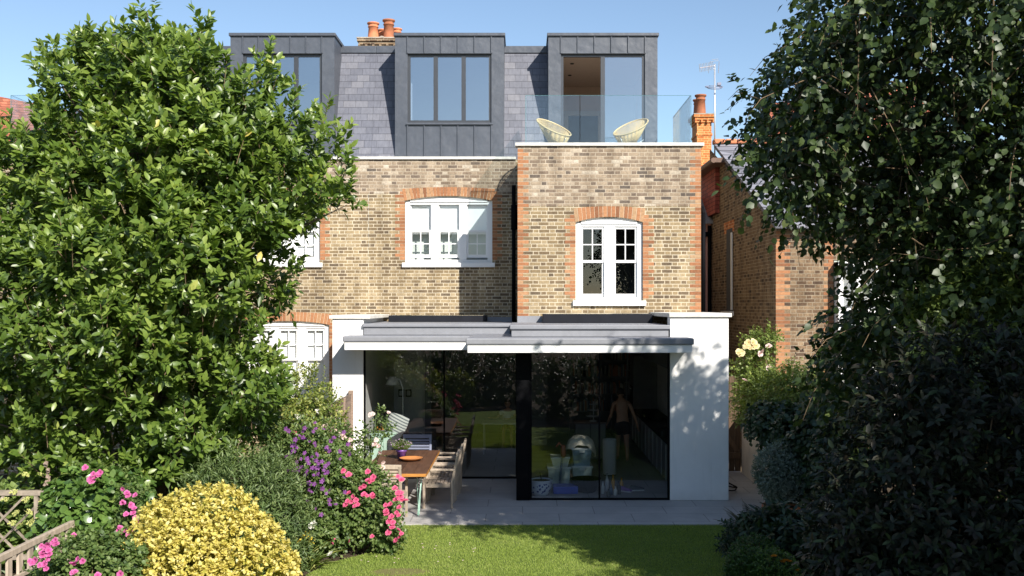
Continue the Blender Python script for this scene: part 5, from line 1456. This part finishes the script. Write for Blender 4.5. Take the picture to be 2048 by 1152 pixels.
def flat_flower_mesh(name, mat, petals=5, w=.55):
    mb = MB()
    for i in range(petals):
        a = 2*math.pi*i/petals; d = Vector((math.cos(a), math.sin(a), .25)); s = Vector((-math.sin(a), math.cos(a), 0))
        mb.add([(0,0,0), d*.55-s*w*.5, d*1.0-s*w*.25+Vector((0,0,-.1)), d*1.0+s*w*.25+Vector((0,0,-.1)), d*.55+s*w*.5], [(0,1,2,3,4)], .3+.7*random.random())
    o = mb.build(name, mat); me = o.data; OFF.pop(o.name, None); bpy.data.objects.remove(o)
    return me
def cluster_mesh(name, mat, n=26, r=1.0, flat=.35, size=.24):
    mb = MB()
    for i in range(n):
        a = random.random()*6.28; q = math.sqrt(random.random())*r
        c = Vector((q*math.cos(a), q*math.sin(a), flat*(1-q*q)*random.uniform(.6,1.1)))
        for k in range(4):
            b = random.random()*6.28; d = Vector((math.cos(b), math.sin(b), .35)); s = Vector((-math.sin(b), math.cos(b), 0))
            mb.add([c, c+d*size-s*size*.5, c+d*size*1.25, c+d*size+s*size*.5], [(0,1,2,3)], random.random())
    o = mb.build(name, mat); me = o.data; OFF.pop(o.name, None); bpy.data.objects.remove(o)
    return me
def put(me, name, parent, pos, size, facing=(0,-.8,.5)):
    o = bpy.data.objects.new(name, me); col.objects.link(o); o.parent = parent
    o.location = Vector(pos) - OFF[parent.name]
    f = Vector(facing) + Vector(rng.normal(size=3)*.35)
    o.rotation_euler = f.to_track_quat('Z','Y').to_euler(); o.scale = (size,)*3
    return o
ROSE = {k: rose_mesh(k+"_rose", PM[k]) for k in ('pink','magenta','blush','yellow','white')}
CLEM = flat_flower_mesh("clematis_flower", PM['purple'], 5, .7)
STAR = flat_flower_mesh("star_flower", PM['canary'], 6, .45)
MARI = rose_mesh("marigold_flower", PM['orange'], 26)
LIME = cluster_mesh("lime_flower_head", PM['lime'])
WHIT = cluster_mesh("cream_flower_head", PM['white'])

def pick_front(P, Nn, fn, n):
    ok = [k for k in range(len(P)) if Nn[k][1] < .3 and fn(CX+P[k][0]*F/P[k][1], CY-(P[k][2]-H)*F/P[k][1])]
    rng.shuffle(ok); return ok[:n]
def w3(px, py, Y): return (X(px,Y), Y, Z(py,Y))

# golden shrub
yg = 10.4; s_ = F/yg
yo = -.05
gb = [(X(425,yg),yg,.55,.80,.75,1.0),(X(350,yg),yg+.05,.55,.55,.6,.88),(X(500,yg),yg-.1,.45,.62,.65,.82),(X(400,yg),yg-.35,.5,.6,.5,.80),(X(330,yg),yg-.2,.35,.42,.5,.72)]
shrub("golden_shrub", "clipped dome of golden yellow variegated foliage at the bottom left of the lawn", "shrub", (X(425,yg),yg,-.05), [(X(425,yg)+(b[0]-X(425,yg))*.92+yo,b[1],b[2]*.95,b[3]*.92,b[4]*.95,b[5]*.95) for b in gb], 7500, 8, .06, .044, .030, LM['gold'], .35, .94, .9, .5, .0, 6, lambda n, st, t, i: np.clip(.15+.6*rng.random(n)+.35*t*rng.random(n)-.25*(st<.15), 0, 1), .35, 10, .35)

# mixed border at the left, from the trellis to the table
def bl(px, py, Y, r, ry=None, rz=None): 
    x, y, z = w3(px, py, Y); return (x, y, z, r, ry or r, rz or r)
hb = [bl(60,1020,13.2,.7,.4,.42),bl(20,1080,13.1,.7,.4,.5),bl(130,1060,13.1,.6,.4,.5)]
hy, P, Nn = shrub("hydrangea_bush", "leafy hydrangea with flat lime green flower heads behind the lattice trellis", "bush", (-6.0,13.0,-.05), hb+[(-6.0,13.2,.3,.9,.4,.5)], 1500, 6, .12, .10, .075, LM['hydr'], .5, .7)
for px, py in ((50,950),(82,950),(114,972),(27,985),(52,1000),(86,1003),(32,1027),(57,1025),(80,1035),(63,1042),(24,1047),(40,1050),(88,1042),(61,1047),(105,985),(10,1000)): put(LIME, "flower_head", hy, w3(px, py, 12.42), .05, (0,-.5,.9))
iv = [bl(175,1010,11.9,.40,.3,.42),bl(225,1040,11.8,.38,.3,.5),bl(150,1060,11.9,.35,.3,.4),bl(210,1100,11.7,.45,.35,.5),bl(255,1000,11.9,.22,.2,.25)]
iv_o, P, Nn = shrub("ivy_mound", "glossy dark ivy mound between the trellis and the golden shrub", "bush", (X(200,11.8),11.9,-.05), iv, 1500, 6, .16, .095, .080, LM['ivy'], .3, .75, 1.0, .4, .35)
rs = [bl(230,965,12.2,.18,.15,.12),bl(265,1010,11.5,.14,.12,.25),bl(270,1050,11.4,.12,.12,.3),bl(180,960,12.2,.2,.15,.14)]
rr1, P, Nn = shrub("rose_bush", "climbing rose with magenta pink blooms rambling over the ivy beside the golden shrub", "rose bush", (X(262,11.6),11.7,-.05), rs, 420, 7, .14, .045, .032, LM['mid'], .4, .6)
for px, py in ((170,935),(186,948),(190,955),(180,958),(200,945),(196,950),(183,962),(245,978),(253,985),(270,990),(256,990),(245,1005),(268,1016),(266,1025),(252,1028),(270,1035),(247,1005),(262,1010),(240,1055),(243,1065),(262,1062),(258,1068),(147,1070),(275,1045),(237,1060),(250,1060),(273,1050)): put(ROSE['magenta'], "rose_bloom", rr1, w3(px, py, 11.15), rng.uniform(.028,.04))
fg = [bl(150,1130,9.6,.24,.3,.24),bl(200,1130,9.6,.28,.3,.26),bl(245,1140,9.6,.2,.25,.25),bl(115,1150,9.3,.2,.2,.16)]
fg += [(b[0],b[1],b[2]-.6,b[3]*1.1,b[4],.7) for b in fg[:3]]
rr2, P, Nn = shrub("rose_bush", "low rose with magenta blooms in the bottom left corner in front of the bench", "rose bush", (X(120,9.2),9.2,-.05), fg, 2300, 7, .12, .045, .034, LM['mid'], .5, .65)
for px, py in ((83,1092),(90,1098),(95,1090),(105,1085),(110,1080),(112,1088),(70,1120),(65,1125),(80,1130),(88,1128),(92,1137),(95,1118),(86,1110),(98,1108),(150,1125),(155,1118),(145,1128),(165,1122),(145,1145),(150,1143),(97,1100),(84,1105),(195,1150),(240,1148),(60,1122)): put(ROSE['magenta'], "rose_bloom", rr2, w3(px, py, 8.75), rng.uniform(.024,.034))
for px, py, h in ((0,1090,.9),(30,1100,.8)):
    pass
bf = [bl(470,965,12.6,.45,.4,.45),bl(420,985,12.4,.35,.35,.3),bl(520,990,12.5,.42,.4,.5),bl(470,1010,12.2,.4,.35,.5),bl(560,1040,12.6,.38,.35,.5),bl(545,965,12.9,.35,.35,.45)]
bf = [(b[0],b[1],b[2]-.06,b[3]*.85,b[4],b[5]*.88) for b in bf]
bf += [(X(510,12.6),12.6,.35,.65,.5,.5)]
shrub("euphorbia_bush", "blue green feathery bush growing between the golden shrub and the purple clematis", "bush", (X(500,12.6),12.6,-.05), bf, 2600, 10, .2, .075, .017, LM['blue'], .6, .6, .8, .5, .1)
ps = [bl(560,830,15.2,.35,.35,.5),bl(610,800,15.4,.42,.4,.5),bl(640,850,15.2,.38,.35,.5),bl(580,880,14.9,.42,.4,.55),bl(600,950,14.8,.45,.4,.6),bl(655,920,15.1,.32,.3,.6),bl(560,780,15.5,.22,.22,.25)]
ps += [(X(600,15.1),15.1,.4,.8,.5,.6)]
shp, P, Nn = shrub("variegated_shrub", "tall yellow and green variegated shrub with cream tips below the ground floor window", "shrub", (X(600,15.2),15.2,-.05), ps, 3300, 8, .16, .05, .026, LM['pale'], .7, .6)
for k in pick_front(P, Nn, lambda a, b: 540 < a < 640 and 790 < b < 870, 16): put(WHIT, "cream_flower", shp, P[k]+Nn[k]*.05, .045)
cl = [bl(600,930,13.9,.28,.25,.45),bl(640,900,13.9,.28,.25,.4),bl(585,870,14.1,.22,.2,.25),bl(650,960,13.8,.25,.25,.35),bl(600,1010,13.7,.25,.25,.35),bl(540,900,13.9,.2,.2,.25)]
clm, P, Nn = shrub("clematis", "purple flowered clematis cascading through the middle of the left border", "climber", (X(610,13.9),14.0,-.05), cl, 1300, 7, .16, .05, .026, LM['mid'], .2, .6)
got = 0
for _ in range(3000):
    a, b = rng.normal(618, 36), rng.normal(930, 48)
    if got >= 98: break
    if not (560 < a < 700 and 845 < b < 1040): continue
    put(CLEM, "clematis_flower", clm, w3(a, b, rng.uniform(12.95,13.4)), rng.uniform(.024,.038)); got += 1
pk = [bl(690,1010,13.9,.42,.38,.5),bl(735,1000,14.0,.34,.35,.42),bl(660,1040,13.7,.36,.35,.4),bl(755,1040,13.9,.27,.3,.40),bl(705,960,14.2,.34,.35,.32),bl(780,1070,13.7,.16,.18,.2),bl(640,990,13.9,.3,.3,.4)]
pkr, P, Nn = shrub("rose_bush", "bushy rose with bright pink clustered blooms at the border's end beside the patio", "rose bush", (X(715,14),14.0,-.05), pk, 2900, 7, .14, .05, .036, LM['mid'], .5, .6)
pts = [(690,945),(697,950),(735,945),(742,952),(738,960),(748,962),(740,970),(700,990),(706,1000),(698,1003),(712,1005),(704,1012),(694,998),(716,998),(722,980),(730,975),(740,985),(745,995),(735,995),(728,990),(750,990),(790,975),(798,985),(805,995),(795,1000),(787,998),(802,1003),(808,1000),(780,1010),(775,1030),(785,1035),(790,1040),(780,1045),(795,1025),(800,1030),(788,1055),(795,1062),(800,1065),(780,1060),(798,1075),(790,1078),(802,985),(805,960),(800,950),(796,1015),(770,1022),(772,1005),(666,1082),(664,1090),(693,1080),(745,1075),(685,1010),(610,880),(618,870),(605,875),(590,865),(595,878)]
for a, b in pts: put(ROSE['pink'], "rose_bloom", pkr, w3(a+rng.normal()*3, b+rng.normal()*3, 13.35 if a > 650 else 13.9), rng.uniform(.030,.046))
wr = [bl(670,875,15.0,.2,.2,.25),bl(690,900,15.0,.2,.2,.3),bl(740,880,15.2,.09,.1,.3),bl(770,850,15.2,.06,.08,.25)]
wrs, P, Nn = shrub("rose_bush", "pale blush rose with tall thin stems standing in front of the white wall", "rose bush", (X(700,15.2),15.2,-.05), wr+[(X(710,15.2),15.2,.5,.25,.25,.5)], 620, 7, .16, .045, .032, LM['mid'], .5, .5, stem=24)
for a, b in ((655,850),(665,855),(672,858),(680,862),(687,870),(675,868),(660,862),(648,853),(700,880),(749,888),(752,880),(757,892),(760,905),(766,925),(765,935),(688,875),(740,830),(745,828),(777,825),(605,868)): put(ROSE['blush'], "rose_bloom", wrs, w3(a, b, 14.85), rng.uniform(.03,.045))
st2 = MB()
for (a, b), (c, d) in (((735,960),(752,830)),((745,940),(778,822)),((730,950),(745,860)),((750,930),(762,890))):
    p, q = Vector(w3(a,b,15.1)), Vector(w3(c,d,14.95)); st2.tube([p, p.lerp(q,.5)+Vector((.03,0,.02)), q], [.008,.006,.003], 5)
st2.build("stems", LM['mid'], wrs, True)
wh = thing("rose_bush", "small rose with white blooms low down behind the golden shrub", "rose bush", (X(610,13.2),13.3,-.05))
Pw, Nw, _i = blob_points([bl(620,1060,13.2,.22,.2,.2)], 220)
build_leaves("foliage", [shoot_leaves(Pw, Nw+np.array([[0,0,.5]]), 7, .14, .045, .034, tones)], LM['mid'], wh)
for a, b in ((622,1052),(565,1030),(626,1048),(660,1108)): put(ROSE['white'], "rose_bloom", wh, w3(a, b, 12.9), .05)
dl = thing("day_lily", "strappy day lily with yellow flowers at the edge of the lawn", "plant", (X(610,12.9),12.9,-.05))
nb2 = 70; aa = rng.random(nb2)*6.28; el = rng.uniform(.5,1.2,nb2)
Dd = np.stack([np.cos(aa)*np.cos(el), np.sin(aa)*np.cos(el), np.sin(el)], 1)
build_leaves("foliage", [leaf_arrays(np.tile(np.array([[X(610,12.9),12.9,-.03]]), (nb2,1))+rng.normal(size=(nb2,3))*np.array([[.07,.07,.01]]), Dd, np.tile(np.array([[0,0,1.]]),(nb2,1))+Dd*.1, rng.uniform(.3,.5,nb2), .02, rng.random(nb2)*.8, .45, 6)], LM['pale'], dl)
for a, b in ((588,1075),(598,1085),(606,1078),(615,1070),(622,1082)): put(STAR, "lily_flower", dl, w3(a, b, 12.75), .06)
fe = MB()     # dead flower spikes at left
sp = thing("dried_seed_spike", "dried brown seed spike standing up against the dark foliage at the left", "plant", (X(95,12.2),12.2,-.05))
pa, pb = Vector((X(112,12.2),12.2,.0)), Vector(w3(90,915,12.2))
fe.tube([pa, pa.lerp(pb,.7)+Vector((.03,0,0)), pb], [.008,.006,.003], 5)
fe.build("stem", M['twig'], sp)
sd_ = MB()
for i in range(16):
    q = pa.lerp(pb, .78+.22*i/15) + Vector(rng.normal(size=3)*.02); sd_.add([q, q+Vector((.03,0,-.01)), q+Vector((.02,0,-.045)), q+Vector((-.015,-.01,-.03))], [(0,1,2,3)], .5)
sd_.build("seed_pods", M['fence'], sp)

# ------------------------------------------------------------------ right hand border
yp = 7.4
ph = [bl(1900,850,yp,.62,.6,.75),bl(1780,960,7.3,.42,.5,.6),bl(2020,900,yp,.6,.6,.9),bl(1850,1080,7.0,.55,.5,.6),bl(1720,1080,7.2,.30,.4,.5),bl(2080,1080,6.9,.6,.6,.7),bl(1960,780,7.6,.35,.4,.35),bl(1830,820,7.6,.28,.35,.35),bl(1690,1010,7.5,.2,.3,.3)]
ph += [(b[0],b[1],b[2]-.7,b[3],b[4],.7) for b in ph[:6]]
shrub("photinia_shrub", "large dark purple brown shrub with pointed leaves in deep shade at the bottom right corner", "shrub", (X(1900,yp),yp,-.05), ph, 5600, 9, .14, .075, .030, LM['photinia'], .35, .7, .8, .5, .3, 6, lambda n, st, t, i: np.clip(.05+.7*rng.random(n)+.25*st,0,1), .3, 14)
lau = [bl(1950,600,9.2,.36,.3,.3),bl(2040,560,9.2,.4,.35,.4),bl(1880,640,9.3,.22,.25,.22),bl(2040,680,9.1,.40,.35,.45),bl(2000,480,9.4,.25,.25,.2)]
shrub("laurel_bush", "lighter green bush catching the sun at the right edge above the dark purple shrub", "bush", (X(2060,9.2),9.3,-.05), lau+[(X(2080,9.3),9.4,1.6,.5,.4,1.3)], 1900, 8, .18, .085, .038, LM['pale'], .4, .6, tone=lambda n, st, t, i: np.clip(.05+.45*rng.random(n),0,1))
# climbing rose on the garden wall
cr = [bl(1500,740,18.6,.26,.25,.42),bl(1530,790,18.2,.34,.3,.40),bl(1490,800,18.8,.2,.2,.3),bl(1570,780,17.6,.42,.35,.45),bl(1620,800,17,.45,.4,.5),bl(1510,690,18.5,.16,.15,.2),bl(1535,680,18.3,.14,.15,.2),bl(1500,830,18.3,.2,.2,.18)]
crs, P, Nn = shrub("climbing_rose", "climbing rose with pale yellow blooms and sunlit foliage on the garden wall by the gate", "climber", (4.6,18.2,1.15), cr, 2300, 7, .22, .05, .034, LM['pale'], .4, .5, tone=lambda n, st, t, i: np.clip(.5*rng.random(n)+.15*st,0,1), stem=16)
for a, b in ((1496,686),(1503,690),(1507,684),(1500,694),(1493,692),(1511,692),(1478,704),(1482,706)): put(ROSE['yellow'], "rose_bloom", crs, w3(a, b, 18.1), .075)
for a, b in ((1520,708),(1537,692),(1538,735),(1524,702),(1490,760)): put(ROSE['blush'], "rose_bloom", crs, w3(a, b, 18.05), .06)
ivr = [bl(1560,850,16.6,.34,.3,.35),bl(1600,860,16.0,.38,.3,.4),bl(1530,840,17.2,.28,.25,.25),bl(1650,860,15,.4,.35,.5),bl(1690,900,14,.4,.35,.6),bl(1620,930,15,.35,.3,.5)]
shrub("ivy", "dark ivy hanging over the top of the cream garden wall", "climber", (4.75,16.2,1.0), ivr, 2400, 6, .18, .075, .065, LM['dark'], .1, .6, 1.0, .4, .45, stem=10)
# silver ball in a pot
pot_y = 15.0
pt_ = thing("plant_pot", "large terracotta plant pot under the silvery ball shrub in the right border", "pot", (X(1562,pot_y),pot_y,-.03))
MB().lathe([(.19,0),(.26,.34),(.29,.35),(.29,.42),(.25,.42),(.24,.36)], (X(1562,pot_y),pot_y,-.03), 24).build("pot_body", M['terracotta'], pt_, True)
MB().lathe([(0,0),(.245,0),(.245,.01),(0,.01)], (X(1562,pot_y),pot_y,.34), 20).build("compost", M['soil'], pt_)
shrub("silver_shrub", "round clipped silvery green shrub growing in the terracotta pot", "shrub", (X(1562,pot_y),pot_y,.36), [(X(1562,pot_y),pot_y,.92,.37,.36,.36),(X(1562,pot_y),pot_y,.75,.3,.3,.28)], 2300, 7, .08, .032, .018, LM['silver'], .4, .85, back=.6)
# fern
fn_ = thing("fern", "dark fern with arching pinnate fronds at the corner of the lawn and patio", "fern", (X(1512,14.2),14.2,-.03))
sets = []; rb_ = MB()
for i in range(26):
    a = rng.random()*6.28; el = rng.uniform(.75,1.35); ln = rng.uniform(.55,1.0)
    b = Vector((X(1512,14.2),14.2,-.02)); pts = []
    for k in range(13):
        t = k/12
        pts.append(b + Vector((math.cos(a)*math.cos(el)*ln*t*1.1, math.sin(a)*math.cos(el)*ln*t*1.1, math.sin(el)*ln*t - .30*ln*t*t)))
    rb_.tube(pts, [.006*(1-.7*k/12) for k in range(13)], 4, cap=False)
    Pq, Dq = [], []; Lq = []
    for k in range(2, 12):
        for h in (0, .5):
            p = pts[k].lerp(pts[k+1], h); tg = (pts[k+1]-pts[k]).normalized(); sdv = tg.cross(Vector((0,0,1))).normalized()
            w = .14*math.sin(math.pi*min(1,(k+h)/12*.9+.12))
            for s in (-1, 1): Pq.append(p); Dq.append(sdv*s+tg*.35); Lq.append(w)
    sets.append(leaf_arrays(np.array(Pq), np.array(Dq), np.tile(np.array([[0,0,1.]]), (len(Pq),1)), np.array(Lq), np.array(Lq)*.28, rng.random(len(Pq))*.8, .15, 2))
build_leaves("fronds", sets, LM['dark'], fn_); rb_.build("stalks", M['twig'], fn_)
# low leafy plants in dark pots
for i, (px, py, Y, lb) in enumerate(((1545,1035,13.3,"leafy hellebore in a dark pot, the left one behind the box balls"),(1600,1045,12.8,"leafy hellebore in a dark pot, the right one beside the purple shrub"))):
    x, y, z = w3(px, py, Y)
    pq = thing("plant_pot", ["dark plastic pot under the left hellebore","dark plastic pot under the right hellebore"][i], "pot", (x,y,-.03))
    MB().lathe([(.12,0),(.16,.24),(.175,.25),(.175,.28),(.15,.28),(.145,.24)], (x,y,-.03), 18).build("pot_body", M['black'], pq, True)
    MB().lathe([(0,0),(.147,0),(.147,.01),(0,.01)], (x,y,.20), 16).build("compost", M['soil'], pq)
    shrub("hellebore", lb, "plant", (x,y,.22), [(x,y,.42,.34,.34,.22)], 230, 7, .16, .12, .045, LM['dark'], .5, .5, 1.0, .4, .3, stem=10)
shrub("border_shrub", "low dark leafy ground shrub between the fern and the silvery ball", "shrub", (X(1500,13.9),13.9,-.05), [(X(1500,13.7),13.7,.15,.4,.35,.25),(X(1580,13.6),13.9,.15,.5,.3,.3)], 700, 7, .14, .07, .03, LM['dark'], .5, .5)
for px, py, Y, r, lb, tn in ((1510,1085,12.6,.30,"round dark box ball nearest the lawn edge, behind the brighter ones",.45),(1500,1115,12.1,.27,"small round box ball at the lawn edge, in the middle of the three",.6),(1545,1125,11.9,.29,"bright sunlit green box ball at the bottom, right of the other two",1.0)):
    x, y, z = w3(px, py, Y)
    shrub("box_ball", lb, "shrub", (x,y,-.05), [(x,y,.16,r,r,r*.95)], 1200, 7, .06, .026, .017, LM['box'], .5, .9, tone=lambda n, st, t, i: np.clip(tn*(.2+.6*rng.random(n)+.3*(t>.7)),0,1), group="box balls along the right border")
mg = thing("marigold", "low marigold plant with orange flowers in the shaded right border", "plant", (X(1580,12),12,-.05))
Pm_, Nm, _i = blob_points([(X(1575,12),12,.05,.28,.3,.14)], 260)
build_leaves("foliage", [shoot_leaves(Pm_, Nm+np.array([[0,0,.5]]), 7, .08, .04, .014, tones)], LM['dark'], mg)
for a, b in ((1548,1112),(1572,1120),(1578,1122),(1594,1140),(1566,1122)): put(MARI, "flower_head", mg, w3(a, b, 11.7), .036, (0,-.4,.9))
# heather in the purple pot
hp = thing("heather", "small grey green lavender plant growing in the purple pot on the table", "plant", (px_, py_, .90))
nh = 260; aa = rng.random(nh)*6.28; el = rng.uniform(.5,1.5,nh)
Dh = np.stack([np.cos(aa)*np.cos(el), np.sin(aa)*np.cos(el), np.sin(el)], 1)
Lh = rng.uniform(.10,.2,nh); Ph = np.array([[px_,py_,.90]]) + Dh*np.array([[.05,.05,0]])
build_leaves("foliage", [leaf_arrays(Ph, Dh, np.roll(Dh,1,1), Lh, .012, .3+.6*rng.random(nh), -.05, 6)]+[leaf_arrays(np.repeat(Ph,6,0)+np.repeat(Dh*Lh[:,None],6,0)*np.tile(np.linspace(.3,.95,6),nh)[:,None], np.repeat(Dh,6,0)+rng.normal(size=(nh*6,3))*.6, rng.normal(size=(nh*6,3)), .035, .007, .4+.5*rng.random(nh*6), 0, 2)], LM['mid'], hp)
fh = rng.choice(nh, 60, replace=False)
build_leaves("flower_spikes", [leaf_arrays(np.repeat(Ph[fh]+Dh[fh]*Lh[fh][:,None],5,0), np.repeat(Dh[fh],5,0)+rng.normal(size=(300,3))*.5, rng.normal(size=(300,3)), .022, .012, rng.random(300), 0, 2)], petal_mat("lavender_petal",(.40,.24,.40),(.55,.42,.55)), hp)

# ------------------------------------------------------------------ garden beyond the camera, seen only as reflections
hd = thing("garden_hedge", "long dark hedge below the camera, mirrored as darkness in the glass doors", "hedge", (0,4.6,-.05))
Ph2, Nh2, _i = blob_points([(-6.5+1.0*i,4.4+rng.normal()*.2,.8,.8,.7,.85+.12*rng.random()) for i in range(14)], 3600, inner=.7, back=1)
build_leaves("foliage", [shoot_leaves(Ph2, Nh2, 8, .3, .13, .08, tones, kind=2)], LM['dark'], hd)
yb = [(-3.5,6.2,.6,.8,.6,.9),(-4.4,6.6,.5,.7,.6,.8),(-2.2,6.0,.6,.55,.5,.65),(-2.6,6.2,.4,.5,.5,.6)]
shrub("garden_shrub", "rounded yellow green shrub beside the camera, mirrored in the glass doors", "shrub", (-2.3,6.0,-.05), yb, 1500, 8, .14, .07, .04, LM['pale'], .5, .7, back=1)

# grass blades over the lawn
ng = 110000
gx_ = rng.uniform(-2.9,3.3,ng*1); gy_ = 15.42 - (15.42-10.6)*rng.random(ng)
le = np.interp(gy_, [9,12,12.6,13.2,13.65,13.95,14.4,15.43], [-2.4,-2.7,-2.8,-2.6,-2.2,-1.85,-1.75,-1.9]); re = np.interp(gy_, [9,12.5,15.43], [2.55,2.6,3.33])
k = (gx_ > le+.02) & (gx_ < re-.02)
bare = ((gx_-X(800,12.7))/.34)**2 + ((gy_-12.72)/.16)**2
k &= ~((bare < 1) & (rng.random(ng) < .9))
gx_, gy_ = gx_[k], gy_[k]; ng = len(gx_)
Dg = np.stack([rng.normal(size=ng)*.45, rng.normal(size=ng)*.45, np.ones(ng)], 1)
pat = .5+.5*np.sin(gx_*2.1+np.sin(gy_*1.7)*2)*np.sin(gy_*2.9+gx_)
tg = np.clip(.15+.5*rng.random(ng)+.22*pat+.2*(rng.random(ng)<.06),0,1)
gr = build_leaves("grass", [leaf_arrays(np.stack([gx_,gy_,np.full(ng,-.022)],1), Dg, rng.normal(size=(ng,3))+np.array([[0,-1,0]]), rng.uniform(.014,.034,ng), .007, tg, .2, 3)], LM['grass'])
gr["label"] = "short sunlit mown grass of the lawn"; gr["kind"] = "stuff"
fp_ = MB()
for _ in range(22):
    x, y = rng.uniform(-2.2,-.6), rng.uniform(13.0,14.3)
    q = Vector((x,y,.005)); fp_.add([q, q+Vector((.02,.004,.004)), q+Vector((.022,.02,.002)), q+Vector((.002,.02,.006))], [(0,1,2,3)], rng.random())
pe = fp_.build("fallen_petals", PM['blush']); pe["kind"] = "stuff"; pe["label"] = "scattered pale fallen rose petals on the grass"
